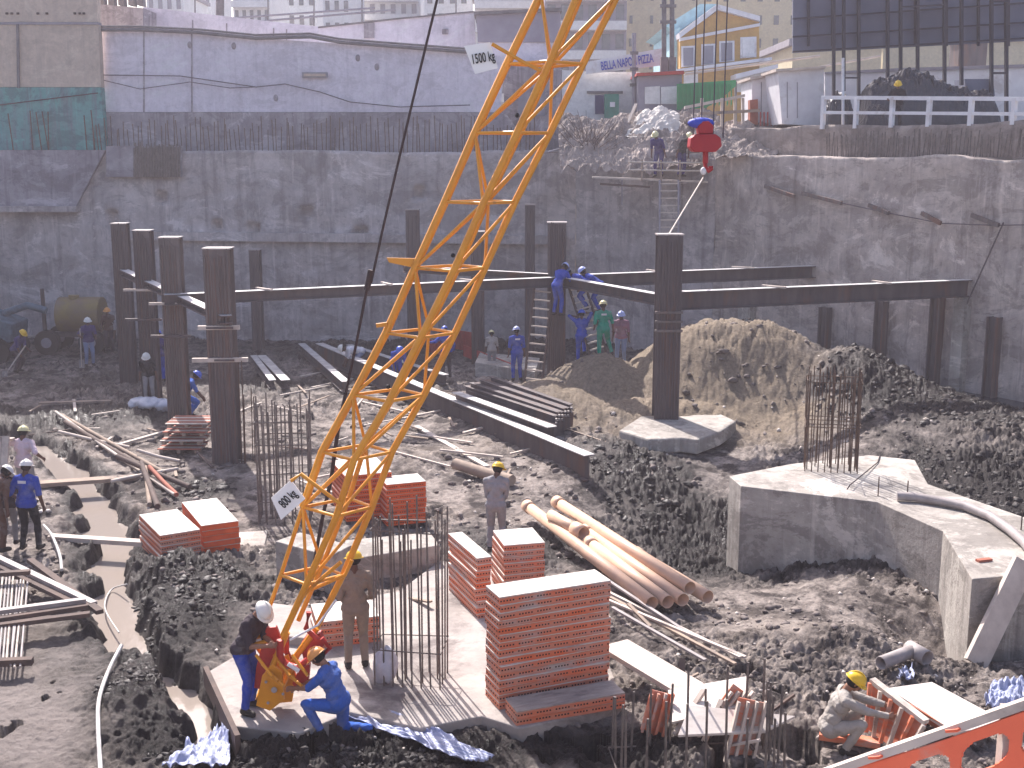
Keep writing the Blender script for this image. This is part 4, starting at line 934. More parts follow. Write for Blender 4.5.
# red yoke
plate3([(266, 628), (276, 627), (281, 640), (262, 690), (254, 688), (256, 668)], YB - .1, .08, 'red', 'yoke_arm')
arc = [(280, 640), (280, 655), (286, 664), (297, 668), (308, 660)]
tb(arc, .05, 'red', 'yoke_arc', -.3); tb([(x + 6, y - 4) for x, y in arc], .045, 'red', 'yoke_arc', .1)
plate3([(300, 646), (306, 637), (320, 634), (324, 644), (318, 658), (304, 662)], YB - .1, .16, 'red', 'yoke_housing')
plate3([(300, 668), (310, 664), (308, 684), (298, 692), (292, 684)], YB - .05, .12, 'red', 'yoke_housing')
tb([(309, 612), (306, 628), (318, 640)], .04, 'red', 'yoke_lug', -.2); tb([(318, 660), (330, 648), (322, 638)], .035, 'red', 'yoke_lug', -.3)
MB().tube([atY(319, 648, YB - .23), atY(319, 648, YB + .2)], .028, 10).build('yoke_pin', M['white'], boom)
tb([(288, 664), (299, 671)], .03, 'white', 'grease_stripe', -.39)

# hook block on its falls
hb = empty('hook_block', 'red hook block hanging from four thin ropes before the back corner', 'hook block', atY(706, 122, YB))
def px_prism(pts, Y, th, m, nm, par, bev=.015): return MB().slab([atY(px, py, Y) for px, py in pts], (0, th, 0)).build(nm, M[m], par, bev)
px_prism([(691, 138), (696, 134), (716, 134), (721, 138), (722, 146), (716, 152), (694, 152), (690, 147)], YB - .14, .28, 'hook_red', 'sheave_cheek', hb)
px_prism([(698, 126), (703, 121), (709, 121), (714, 126), (713, 134), (699, 134)], YB - .1, .2, 'hook_red', 'head', hb)
MB().ellipsoid(atY(701, 123, YB), (.17, .1, .07), 10, 6).build('rope_socket', M['signblue'], hb)
MB().tube([atY(705.5, 151, YB), atY(705.5, 163, YB)], .035, 8).build('shank', M['hook_red'], hb)
MB().tube([atY(px, py, YB) for px, py in ((705.5, 162), (706, 168), (709, 171), (711, 169), (711, 166))], .03, 8).build('hook', M['hook_red'], hb)
MB().ellipsoid(atY(703.5, 171, YB), (.04, .04, .05), 8, 6).build('safety_latch', M['white'], hb)
tip = nodes[-1]
for i, px in enumerate((693, 701, 713, 723)):
    b = atY(px, 138, YB); MB().tube([b, (b[0], YB, tip[0].z)], 0.008, 4).build('fall_rope', M['cable_far'], hb)
# dark hoist line with a turnbuckle
hl = empty('guy_line', 'dark guy line with turnbuckle running steeply up left of the boom', 'cable', atY(337, 480, 17.2))
P = [(437, 0), (421, 66), (402, 146), (383, 228), (371, 283)]
top = atY(478, -180, 17.2)
MB().tube([top] + [atY(x, y, 17.2) for x, y in P], 0.02, 6).build('upper_rope', M['cable'], hl)
MB().tube([atY(371, 270, 17.2), atY(368, 284, 17.2), atY(366.5, 290, 17.2)], 0.045, 8).build('turnbuckle', M['cable'], hl)
MB().tube([atY(x, y, 17.2) for x, y in ((367, 288), (356, 345), (346, 392))], 0.022, 6).build('lower_rope', M['cable'], hl)
MB().tube([atY(x, y, 17.2) for x, y in ((346, 392), (338, 430), (331, 480), (322, 520), (312, 575))], 0.03, 6).build('chain_tail', M['cable'], hl)

# ================================================================ FORMWORK PANELS
ORD = ['topmost', 'second', 'third', 'fourth', 'fifth', 'sixth', 'seventh', 'eighth', 'ninth', 'tenth', 'eleventh', 'twelfth', 'thirteenth', 'fourteenth', 'fifteenth', 'sixteenth', 'seventeenth']
def panel_proto(w, d, h, fm, holes=True, top='ply', tilt_top=False):
    """perforated steel-edged shutter panel lying flat; local origin at the middle of its underside"""
    r = empty('formwork_panel', None, None, (0, 0, 0)); mb = MB(); t = 0.012; e = h - (0.014 if fm == 'orange' else 0.018)
    for s in (-1, 1):
        mb.box((0, s * (d / 2 - t / 2), e / 2), (w, t, e)); mb.box((s * (w / 2 - t / 2), 0, e / 2), (t, d - 2 * t - .002, e))
        mb.box((0, s * (d / 2 + .004), .008), (w, .014, .014)); mb.box((0, s * (d / 2 + .004), e - .008), (w, .014, .014))
    if holes:
        mb.m = 1
        n = int(w / 0.045)
        for i in range(n):
            if (i % 6) == 5: continue
            x = -w / 2 + (i + .5) * w / n
            mb.box((x, -d / 2 - .001, e * .5), (w / n * .5, .006, .02))
        n = int(d / 0.07)
        for i in range(n):
            for s in (-1, 1): mb.box((s * (w / 2 + .001), -d / 2 + (i + .5) * d / n, e * .5), (.006, d / n * .45, .018))
    mb.build('frame', [M[fm], M['hole']], r)
    MB().box((0, 0, h - (.0065 if fm == 'orange' else .0085)), (w + (-.004 if fm == 'orange' else .004), d + (-.004 if fm == 'orange' else .004), .012 if fm == 'orange' else .016)).build('plywood_face', M[top], r)
    return r
def stack(n, c, rz, w, d, h, fm, where, group, cat='formwork panel', holes=True, top='ply', shift=0.015, lean=(0, 0), under='ply_old', missing=()):
    """n panels one on another; c = middle of the underside"""
    first = None; pr = None
    for i in range(n):
        k = n - 1 - i
        nm = (ORD[k] + ' panel' if k == 0 else ('bottom panel' if i == 0 else ORD[k] + ' panel from the top'))
        o = pr = panel_proto(w, d, h, fm, holes, top) if i == 0 else copy_tree(pr)
        o.location = (c[0] + random.uniform(-shift, shift) + lean[0] * i * h, c[1] + random.uniform(-shift, shift) + lean[1] * i * h, c[2] + i * h)
        o.rotation_euler = (0, 0, rz + R(random.uniform(-1.2, 1.2)))
        tag(o, nm + ' of ' + where, cat, group)
def quad(fl, fr, bl, z):
    """front left/right and back left corners of a stack's top in the picture -> middle, angle, width, depth"""
    a, b, c = [Vector(atZ(*q, z)) for q in (fl, fr, bl)]
    w = (b - a).length; d = (c - a).length; r1 = math.atan2(b.y - a.y, b.x - a.x); r2 = math.atan2(c.y - a.y, c.x - a.x) - math.pi / 2
    rz = (r1 * w + r2 * d) / (w + d); m_ = (b + c) / 2; sk = math.cos(r1 - r2); return (m_.x, m_.y), rz, w * (sk if w < d else 1), d * (sk if d <= w else 1)
SLZ = 0.16
def auto_stack(n, h, fl, fr, bl, zb, fm, where, group, **k):
    (x, y), rz, w, d = quad(fl, fr, bl, zb + n * h); stack(n, (x, y, zb), rz, w, d, h, fm, where, group, **k); return x, y, w, d
g = 'shutter panels of the '
print('S7', auto_stack(15, .108, (499, 598), (609, 580), (487, 586), SLZ, 'orange_worn', 'the tall front stack beside the pipes', g + 'tall front stack'))
(x, y), rz, w, d = quad((515, 712), (622, 692), (507, 698), SLZ + .22)
stack(2, (x, y, SLZ), rz, w, d, .11, 'orange_worn', 'the low pair at the foot of the tall front stack', g + 'low front pair', top='board_ply' if False else 'ply_old')
auto_stack(10, .105, (478, 557), (495, 557), (444, 533), SLZ - .02, 'orange_worn', 'the long leaning stack left behind the tall one', g + 'long narrow stack')
auto_stack(9, .105, (503, 546), (543, 542), (493, 531), SLZ - .02, 'orange_worn', 'the square stack just behind the tall one', g + 'square middle stack')
z0 = zof(*zp(170, 560))
auto_stack(6, .105, (160, 536), (199, 529), (140, 515), .05, 'orange_worn', 'the pale left stack by the trench', g + 'pale stack by the trench')
auto_stack(6, .11, (203, 525), (241, 521), (180, 502), .05, 'orange', 'the bright orange stack by the trench', g + 'bright stack by the trench', holes=False)
auto_stack(9, .11, (342, 477), (388, 471), (335, 461), .1, 'orange', 'the red stack seen through the boom', g + 'stack behind the boom')
auto_stack(8, .11, (386, 485), (425, 481), (380, 477), .1, 'orange', 'the red stack just right of the boom', g + 'stack right of the boom')
auto_stack(4, .105, (318, 622), (380, 616), (310, 604), SLZ, 'orange_worn', 'the low stack under the boom behind the kneeling worker', g + 'low stack under the boom')
# yellow dressed timber packs by the row of piles
for i in range(4):
    o = empty('timber_pallet', '%s pallet of the loose pile left of the nearest rusty steel pile' % ('bottom', 'second', 'third', 'top')[i], 'pallet', (-8.55 + .05 * i, 30.4 + .1 * i, zof(-8.5, 30.4) + .05 + i * .2), 'pallets by the left piles')
    x, y, z = o.location
    for dx in (-.45, 0, .45): MB().box((x + dx, y, z + .05), (.09, 1.0, .09)).build('bearer', M['timber'], o)
    for k in range(6): MB().box((x, y - .45 + k * .18, z + .108), (1.1, .11, .022), R(random.uniform(-2, 2))).build('board', M['timber_pale'] if (i + k) % 2 else M['brickred'], o)

# ================================================================ SLABS AND CAPS
def cap(name, poly, z0, z1, m, label, cat, bevel=0.02): 
    r = MB().prism(poly, z0, z1).build(name, M[m], None, bevel); r.location = (0, 0, 0); return tag(r, label, cat)
zt = SLZ
cap('blinding_slab', [zp(207, 672, zt), zp(234, 726, zt), zp(300, 733, zt), zp(350, 712, zt), zp(420, 728, zt), zp(482, 716, zt), zp(520, 728, zt), zp(625, 705, zt), zp(600, 640, zt), zp(548, 578, zt), zp(440, 560, zt), zp(400, 590, zt), zp(330, 605, zt), zp(262, 640, zt)], -.5, zt, 'conc_pale', 'pale concrete slab under the boom foot and the front panel stacks', 'concrete slab')
CZ = 1.15
A_, B_, C_, D_ = [atZ(*p, CZ)[:2] for p in ((729, 476), (741, 486), (943, 531), (972, 579))]
Bm = atZ(878, 502, CZ)[:2]
E_, F_, G_, H_, I_, J_ = [atZ(*p, CZ)[:2] for p in ((1120, 566), (1130, 545), (1024, 517), (928, 484), (915, 460), (869, 455))]
K_ = atZ(790, 464, CZ)[:2]
cap('concrete_block', [A_, B_, Bm, C_, D_, E_, F_, G_, H_, I_, J_, K_], -2.2, CZ, 'conc', 'large angular concrete pile cap with bright top at right', 'pile cap', .015)
z = .5; p = [(608, 428), (735, 418), (722, 440), (660, 448), (625, 445)]
cap('pile_footing', [(p[0] + random.uniform(-.12, .12), p[1] + random.uniform(-.1, .1)) for p in [zp(622, 430, z), zp(645, 439, z), zp(678, 437, z), zp(700, 440, z), zp(722, 432, z), zp(733, 421, z), zp(725, 414, z), zp(640, 416, z)]], .1, z, 'conc', 'grey concrete footing around the base of the big dark pile', 'footing', .05)
z = .75
cap('concrete_block', [atZ(275, 541, z)[:2], atZ(330, 556, z)[:2], atZ(352, 545, z)[:2], atZ(300, 532, z)[:2]], -.3, z, 'conc', 'small grey concrete cap behind the boom foot', 'pile cap')
cap('concrete_plinth', [zp(345, 560, .5), zp(440, 545, .5), zp(430, 532, .5), zp(345, 540, .5)], -.3, .5, 'conc', 'grey concrete plinth under the red stack right of the boom', 'plinth')
cap('concrete_plinth', [zp(250, 632, .3), zp(322, 640, .3), zp(345, 612, .3), zp(268, 602, .3)], -.3, .3, 'conc_pale', 'pale low concrete plinth behind the brown shirted worker', 'plinth')
cap('concrete_plinth', [zp(190, 561, .05), zp(262, 556, .05), zp(268, 530, .05), zp(200, 535, .05)], -.4, .05, 'conc', 'grey concrete strip below the bright orange stack', 'plinth')

p = Vector(atZ(206, 676, .14)); q = Vector(atZ(238, 746, .14)); o = MB().bar(p, q, .07, .3).build('edge_form', M['timber_dark']); tag(o, 'dark timber edge form along the left side of the pale slab', 'formwork board')
# ================================================================ REBAR CAGES
def cage(name, label, cx, cy, z0, w, d, h, nx, ny, stir, m, r=.012, rz=0, jitter=.25, inner=0, group='reinforcing cages rising from caps', tilt=0.03):
    e = empty(name, label, 'rebar cage', (cx, cy, z0), group); pts = []
    for i in range(nx):
        for s in (-1, 1): pts.append((-w / 2 + w * i / (nx - 1), s * d / 2))
    for j in range(1, ny - 1):
        for s in (-1, 1): pts.append((s * w / 2, -d / 2 + d * j / (ny - 1)))
    for k in range(inner): pts.append((random.uniform(-w / 2, w / 2), random.uniform(-d / 2, d / 2)))
    co, si = math.cos(rz), math.sin(rz)
    for x, y in pts:
        X = cx + x * co - y * si; Y = cy + x * si + y * co; hh = h * random.uniform(1 - jitter, 1)
        MB().tube([(X, Y, z0 - .05), (X + random.uniform(-tilt, tilt), Y + random.uniform(-tilt, tilt), z0 + hh)], r, 5).build('upright_bar', m, e)
    for zz in stir:
        q = [(cx + sx * w / 2 * 1.04 * co - sy * d / 2 * 1.04 * si, cy + sx * w / 2 * 1.04 * si + sy * d / 2 * 1.04 * co, z0 + zz + random.uniform(-.02, .02)) for sx, sy in ((-1, -1), (1, -1), (1, 1), (-1, 1), (-1, -1))]
        MB().tube(q, r * .8, 5).build('stirrup', m, e)
    return e
x, y = zp(411, 682, SLZ); cage('rebar_cage', 'tall grey rebar cage standing on the slab right of the standing worker', x, y + .1, SLZ, .95, .55, 2.75, 8, 4, (.55, 2.3), M['rebar_grey'], .013, R(-8), .22, 6)
x, y, z = ground(286, 520); cage('rebar_cage', 'rusty rebar cage with hoops standing behind the lower boom', x, y, z, 1.05, .7, 2.75, 7, 4, (.5, 1.1, 1.7, 2.2), M['rebar_grey'], .016, R(5), .15, 5)
c = atZ(830, 468, CZ); cage('rebar_cage', 'brown rebar cage rising from the large pile cap', c[0], c[1], CZ, 1.05, .75, 2.15, 9, 5, (.95, 1.02, 1.9), M['rebar'], .012, R(-12), .12, 10)
x, y, z = ground(700, 775); cage('rebar_cage', 'broad group of starter bars at the bottom edge beside the plywood pieces', x, y + .3, z - .35, 2.0, .9, 1.5, 9, 4, (.35,), M['rebar_grey'], .016, R(6), .35, 4)
# starters by the nearest steel pile
x, y = P1; e = empty('starter_bars', 'short rusty bars standing around the foot of the nearest steel pile', 'rebar', (x + .4, y - .2, zof(x, y)))
for k in range(7): X = x + .38 + random.uniform(0, .35); Y = y + random.uniform(-.4, .2); MB().tube([(X, Y, zof(x, y) - .1), (X + .03, Y, zof(x, y) + random.uniform(1.5, 2.9))], .013, 5).build('upright_bar', M['rebar'], e)

# ================================================================ PIPES, BEAMS, TIMBERS
def on(px, py, dz=0): return Vector(ground(px, py, dz))
GP = 'orange sewer pipes lying side by side'
for (a, b_, z, lab) in (((530, 508), (652, 603), .0, 'front left pipe of the long orange pipes'), ((592, 545), (668, 602), .0, 'second long orange pipe counted from the tall stack'),
                        ((588, 533), (683, 600), .02, 'third long orange pipe counted from the tall stack'), ((560, 504), (690, 588), .16, 'long orange pipe lying highest on the others'),
                        ((640, 556), (708, 597), .0, 'rearmost orange pipe showing only its right end')):
    p = Vector(atZ(*a, .28 + z)); q = Vector(atZ(*b_, .22 + z)); r = empty('sewer_pipe', lab, 'pipe', q, GP); MB().pipe(p, q, .115, .008, 18).build('barrel', M['pipe'], r)
    d = (q - p).normalized()
    MB().pipe(p - d * .18, p + d * .05, .135, .018, 18).build('socket', M['pipe'], r)
p = Vector(atZ(551, 515, .45)); q = Vector(atZ(583, 533, .42)); r = empty('sewer_pipe', 'short orange pipe with open socket lying on top of the long ones', 'pipe', q, GP)
MB().pipe(p, q, .11, .008, 18).build('barrel', M['pipe'], r); d = (q - p).normalized(); MB().pipe(q - d * .3, q + d * .02, .145, .02, 18).build('socket', M['pipe'], r)
M['steel_top_sunlit'] = mat('flange_painted_sunlit', (0.62, 0.6, 0.58), (0.4, 0.38, 0.37), 3, 0.45, 0.1, 30, 0.2, (1, 1, 1), (0.2, 0.18, 0.18), 0.15)  # sunlit brightness put into the colour of the upper flanges
def hbeam(a, b_, h, w, label, za=0.05, zb_=0.05, group='steel beams stacked on the pit floor'):
    p = on(*a); q = on(*b_); p.z += za; q.z += zb_
    r = empty('steel_beam', label, 'steel beam', p, group); up = Vector((0, 0, h / 2))
    mb = MB(); mb.bar(p + up, q + up, .016, h - .05); mb.bar(p + Vector((0, 0, .012)), q + Vector((0, 0, .012)), w, .022); mb.build('web', M['steel'], r)
    MB().bar(p + Vector((0, 0, h - .012)), q + Vector((0, 0, h - .012)), w, .022).build('top_flange', M['steel_top_sunlit'], r)  # upper flange lightened by colour to look sunlit
    return r
hbeam((320, 362), (589, 482), .62, .3, 'longest steel beam slanting down to the right with bright top flange', .1, .02)
hbeam((302, 356), (346, 395), .35, .26, 'short steel beam with bright top leaning toward the hoist line', .15, .1)
hbeam((349, 356), (446, 388), .35, .24, 'steel beam behind the longest one passing behind the boom', .1, .1)
hbeam((456, 416), (552, 452), .4, .28, 'bright topped beam lying close behind the longest beam', .3, .25)
hbeam((262, 366), (286, 392), .3, .3, 'left beam of the pair on the ground right of the nearest steel pile', .1, .1); hbeam((254, 366), (273, 392), .3, .22, 'thinner beam of the pair beside the nearest steel pile', .1, .1)
for i in range(6):
    p = on(466 + 5 * i, 408 - 1.5 * i); q = on(556 + 3 * i, 440 - 2 * i); p.z += .42 + .05 * (i % 2); q.z += .4 + .05 * (i % 2)
    r = empty('sheet_pile', '%s dark sheet pile of the bundle behind the bright topped beam' % ('front', 'second', 'third', 'fourth', 'fifth', 'rear')[i], 'sheet pile', p, 'dark sheet piles in a bundle')
    mb = MB(); mb.bar(p, q, .2, .02); mb.bar(p + Vector((0, .1, .1)), q + Vector((0, .1, .1)), .02, .2); mb.bar(p + Vector((0, .18, .2)), q + Vector((0, .18, .2)), .16, .02); mb.bar(p + Vector((0, 0, -.2)), q + Vector((0, 0, -.2)), .16, .36); mb.build('profile', M['steel'], r)
    for k in range(2): pp = q.lerp(p, .002) + Vector((.01, 0, .05 + .1 * k)); MB().box(pp, (.05, .12, .04)).build('end_plate', M['pipe_grey'], r)
def stick(name, a, b_, w, h, m, label, cat, za=.08, zb_=.08, group=None, tube=False):
    p = on(*a); q = on(*b_); p.z += za; q.z += zb_
    o = (MB().tube([p, p.lerp(q, .5) + Vector((0, 0, random.uniform(-.03, .03))), q], w / 2, 7) if tube else MB().bar(p, q, w, h)).build(name, M[m]); tag(o, label, cat, group); return o
G1 = 'boards strewn around the steel beams'
for a, b_, w, m, lab in (((416, 429), (487, 470), .16, 'timber_pale', 'bright board lying aslant below the longest steel beam'),
    ((300, 379), (346, 370), .1, 'timber_pale', 'upper pale board left of the hoist line among the beams'), ((312, 390), (352, 381), .1, 'timber_pale', 'lower pale board left of the hoist line among the beams'),
    ((350, 382), (398, 372), .08, 'timber_pale', 'thin pale board crossing under the boom near the beams'), ((394, 423), (441, 413), .08, 'timber_pale', 'pale board just right of the boom pointing at the longest beam'),
    ((416, 437), (473, 446), .07, 'timber_pale', 'thin pale lath under the crossing bright board'), ((463, 436), (485, 430), .1, 'timber_pale', 'short pale board end before the longest beam'),
    ((440, 453), (503, 460), .07, 'timber_pale', 'thin pale lath by the timber log'), ((510, 457), (535, 451), .07, 'timber_pale', 'short lath below the right part of the longest beam'),
    ((360, 404), (420, 418), .09, 'timber_pale', 'pale board seen through the boom lattice'), ((312, 482), (330, 478), .06, 'timber_pale', 'short lath between hooped cage and boom'), ((376, 400), (440, 398), .06, 'timber_pale', 'long thin lath behind the boom lattice'),
    ((280, 398), (330, 388), .05, 'timber_pale', 'thin lath lying beside the ground beams'), ((560, 430), (610, 447), .05, 'timber', 'thin brown lath by the end of the sheet piles'), ((395, 455), (450, 470), .06, 'timber_pale', 'lath lying above the red stacks'), ((230, 418), (262, 405), .06, 'timber_pale', 'lath lying right of the nearest pile')):
    stick('board', a, b_, w, .04, m, lab, 'board', group=G1)
stick('timber_log', (455, 472), (512, 487), .28, .2, 'timber', 'thick brown timber log lying above the grey worker', 'log', .2, .15, tube=True)
G2 = 'long poles lying crossed by the left piles'
for i, (a, b_, lab) in enumerate((((56, 418), (175, 500), 'longest pole reaching from upper left to the orange stack'), ((62, 422), (165, 478), 'second long pole lying beside the longest one'), ((66, 430), (150, 476), 'dark long pole of the crossed pile'),
    ((112, 492), (178, 474), 'short pole crossing the long ones at their middle'), ((146, 478), (150, 510), 'left stub pole pointing down at the pale stack'), ((142, 474), (158, 512), 'right stub pole pointing down at the pale stack'), ((138, 462), (180, 466), 'thin pole lying level above the crossing'), ((150, 480), (177, 500), 'thick short pole lying along the longest one'), ((118, 470), (190, 492), 'thin pale pole slanting across the bundle'), ((60, 445), (130, 452), 'thin pole lying left of the crossing'))):
    stick('timber_pole', a, b_, .09 + .02 * (i % 3), .05, ('timber_pale', 'timber', 'timber_dark')[i % 3] if i not in (7,) else 'brickred', lab, 'pole', .18 + .02 * i, .12, G2, True)
for a, b_, z, lab, w in (((40, 484), (142, 477), .12, 'upper plank bridging the muddy trench', .3), ((50, 537), (144, 543), .12, 'lower plank bridging the muddy trench', .2)):
    p = Vector(atZ(*a, z)); q = Vector(atZ(*b_, z)); o = MB().bar(p, q, w, .09).build('trench_plank', M['timber_pale'] if w < .25 else M['timber']); tag(o, lab, 'plank', 'planks over the trench')
o = stick('plank', (40, 408), (112, 406), .2, .06, 'timber', 'flat plank lying on the mud left of the pallets', 'plank', .15, .15)
o = stick('plank', (110, 452), (165, 436), .12, .06, 'timber_pale', 'plank slanting up toward the pallets', 'plank', .12, .12)
# bundles of boards and rods, lower left
G3 = 'dark boards stacked at the left edge'
for i, (a, b_, z0_, z1_) in enumerate((((-15, 560), (88, 610), .3, .3), ((-10, 554), (94, 604), .38, .36), ((30, 560), (100, 612), .35, .35), ((-20, 622), (88, 606), .35, .4), ((-20, 614), (86, 600), .42, .46), ((-20, 628), (90, 614), .3, .35), ((-20, 575), (30, 572), .5, .5))):
    p = Vector(atZ(*a, z0_)); q = Vector(atZ(*b_, z1_)); o = MB().bar(p, q, .12, .07).build('dark_board', M['timber_dark' if i not in (1, 4) else 'pipe_grey'])
    tag(o, ('upper slanting dark board', 'pale edged slanting board', 'short slanting dark board', 'middle level dark board', 'top pale level board', 'lowest level dark board', 'short dark board end')[i] + ' at the left edge below the blue shirted worker', 'board', G3)
zg = .32
for i in range(11):
    x0 = -14 + i * 3.6; p = Vector(atZ(x0 + 6, 578 + random.uniform(-6, 4), zg)); q = Vector(atZ(x0 - 2 + random.uniform(-2, 2), 664 + random.uniform(-6, 5), zg - .04)); o = MB().tube([p, q], .018, 6).build('steel_rod', M['pipe_grey' if i % 3 else 'timber_pale'])
    tag(o, ('leftmost', 'second', 'third', 'fourth', 'fifth', 'middle', 'seventh', 'eighth', 'ninth', 'tenth', 'rightmost')[i] + ' steel rod of the pale bundle under the dark boards', 'rod', 'pale steel rods at the left edge')
o = MB().box(atZ(8, 662, .3), (.7, .12, .1), .1).build('rod_bearer', M['timber_dark']); tag(o, 'short dark bearer under the ends of the pale rods', 'timber')
e = empty('timber_hoarding', 'pale upright timber frame at the left edge beside the pink shirted worker', 'timber frame', atZ(2, 500, 0))
for px in (2, 9): MB().bar(atZ(px - 8, 520, 0), tuple(Vector(atY(px - 3, 436, atZ(px, 512)[1]))), .14, .06, (0, 1, 0)).build('upright', M['timber_pale'], e)
MB().bar(atY(-10, 440, 25.2), atY(14, 439, 25.2), .12, .05).build('crosspiece', M['timber_pale'], e)
# hoses
def hose(name, pts, r, m, label, lift=.04): 
    P_ = [on(*p, lift) for p in pts]; out = []
    for i in range(len(P_) - 1):
        a = P_[max(i - 1, 0)]; b = P_[i]; c = P_[i + 1]; d = P_[min(i + 2, len(P_) - 1)]
        for k in range(6):
            t = k / 6; out.append(0.5 * ((2 * b) + (c - a) * t + (2 * a - 5 * b + 4 * c - d) * t * t + (3 * b - a - 3 * c + d) * t ** 3))
    out.append(P_[-1]); o = MB().tube(out, r, 8).build(name, M[m]); tag(o, label, 'hose'); return o
hose('water_hose', [(102, 790), (99, 740), (100, 705), (110, 675), (122, 652)], .03, 'hose', 'white hose curving down to the bottom edge at left', .1)
hose('water_hose', [(120, 650), (106, 625), (112, 606), (128, 600)], .014, 'hose', 'thin loop of hose end in the trench water', .3)
hose('water_hose', [(44, 531), (52, 540), (60, 560), (62, 575)], .03, 'hose', 'short pale hose by the boots of the blue shirted worker', .1)
P_ = [Vector(atZ(x, y, CZ + .1)) for x, y in ((897, 496), (915, 497), (940, 501), (965, 506), (990, 516), (1010, 530), (1024, 542), (1050, 575))]
o = MB().tube(P_, .085, 10).build('concrete_hose', M['pipe_grey']); tag(o, 'thick grey concrete hose lying over the large pile cap', 'hose')
P_ = [atZ(880, 455, CZ + .02), atZ(878, 462, CZ + .02), Vector(atZ(850, 485, CZ + .1)), Vector(atZ(800, 556, -.4))]
o = MB().tube(P_, .012, 5).build('tie_wire', M['cable']); tag(o, 'thin dark wire hanging over the front of the large pile cap', 'wire')
for px, py in ((878, 496), (1021, 530), (907, 500)):
    p = Vector(atZ(px, py, CZ)); o = MB().tube([p, p + Vector((0, 0, .38))], .012, 5).build('starter_bar', M['rebar']); tag(o, {878: 'single short bar standing left of the concrete hose', 1021: 'single short bar at the right end of the large cap', 907: 'single short bar just behind the concrete hose'}[px], 'rebar')
o = MB().box(atZ(984, 560, CZ + .02), (.26, .09, .04), .3).build('brick_piece', M['brickred']); tag(o, 'small brown brick piece lying on the large pile cap', 'brick')
p = Vector(atY(975, 664, 17.25)); q = Vector(atY(1018, 575, 17.75)); o = MB().bar(p, q + (q - p) * .15, .36, .1, (0, 1, 0)).build('raking_prop', M['timber_pale']); tag(o, 'rough pale timber prop leaning on the front of the large pile cap', 'prop')
# boards and forms, lower right
o = MB().bar(Vector(atZ(614, 645, .5)), Vector(atZ(690, 690, .45)), .5, .07).build('wide_board', M['timber_pale']); tag(o, 'wide worn board lying right of the tall front stack', 'board')
G4 = 'long laths running past the pipes'
for i, (a, b_) in enumerate((((606, 598), (740, 670)), ((610, 606), (735, 672)), ((612, 618), (705, 668)), ((608, 612), (745, 668)), ((628, 618), (650, 634)), ((600, 590), (690, 642)))):
    stick('long_lath', a, b_, .06, .035, ('timber_pale', 'timber', 'pipe_grey')[i % 3], ('upper long lath', 'second long lath', 'lower long lath', 'longest thin lath', 'short broken lath', 'innermost lath')[i] + ' slanting from the tall stack toward the starter bars', 'lath', .12 + .03 * i, .12, G4)
# panels and plywood among the starter bars
def leaf(pts, th, m, nm, par=None): return MB().slab([Vector(p) for p in pts], th).build(nm, M[m], par)
def P3(px, py, z): return atZ(px, py, z)
for i, (pts, lab) in enumerate(((((668, 690, .5), (748, 676, .55), (745, 705, .45), (672, 722, .4)), 'large pale plywood sheet lying behind the starter bars'), (((690, 705, .6), (795, 716, .5), (765, 731, .4), (678, 735, .4)), 'lower pale plywood sheet reaching right of the starter bars'))):
    o = leaf([P3(*p) for p in pts], (0, 0, -.03), 'ply', 'plywood_sheet'); tag(o, lab, 'plywood', 'plywood pieces by the starter bars')
for i, (a, b_, w, lab, m) in enumerate((((650, 738), (662, 692), .3, 'left ribbed orange panel standing among the starter bars', 'orange_worn'), ((706, 738), (742, 690), .3, 'middle ribbed orange panel leaning among the starter bars', 'orange_worn'), ((738, 760), (752, 700), .36, 'right ribbed orange panel leaning among the starter bars', 'orange_worn'))):
    bz = zof(*zp(*a)); p = Vector(atZ(*a, .0)); q = Vector(atY(*b_, p.y + .12)); r = empty('ribbed_panel', lab, 'formwork panel', p, 'ribbed panels among the starter bars')
    MB().bar(p, q, w, .02, (0, 1, 0)).build('panel_skin', M['orange_worn'], r)
    for s in (-.48, -.16, .16, .48): v = Vector((s * w, -.05, 0)); MB().bar(p + v, q + v, .035, .08, (0, 1, 0)).build('rib', M['timber_pale' if i else 'orange_worn'], r)
for i, (a, b_) in enumerate((((675, 735), (704, 690)), ((662, 700), (697, 682)), ((704, 742), (722, 700)))):
    p = Vector(atZ(*a, .1)); q = Vector(atY(*b_, p.y + .3)); o = MB().bar(p, q, .07, .05).build('batten_piece', M['timber_pale']); tag(o, ('left', 'upper', 'right')[i] + ' loose batten propped against the plywood by the starter bars', 'batten', 'loose battens by the starter bars')
MARKS = [((445, 480), 'by the red stack right of the boom'), ((340, 480), 'by the stack behind the boom'), ((285, 440), 'around the hooped cage'), ((240, 440), 'right of the nearest steel pile'), ((270, 395), 'near the ground beam pair'), ((480, 480), 'by the timber log'),
         ((495, 455), 'under the longest steel beam'), ((400, 420), 'seen through the boom lattice'), ((330, 395), 'near the short bright beam'), ((360, 590), 'behind the standing khaki worker'), ((410, 600), 'behind the tall front cage'), ((460, 600), 'left of the long narrow stack'),
         ((310, 600), 'behind the boom foot'), ((650, 730), 'by the left ribbed panel'), ((700, 700), 'on the large plywood sheet'), ((740, 740), 'by the right ribbed panel'), ((690, 755), 'below the plywood at the bottom edge'), ((775, 700), 'right of the starter bars'), ((40, 420), 'at the trench head'), ((110, 440), 'left of the crossed poles'),
         ((150, 480), 'among the crossed poles'), ((190, 470), 'below the pallets'), ((60, 470), 'behind the upper trench plank'), ((200, 420), 'beside the white sacks')]
LA = []
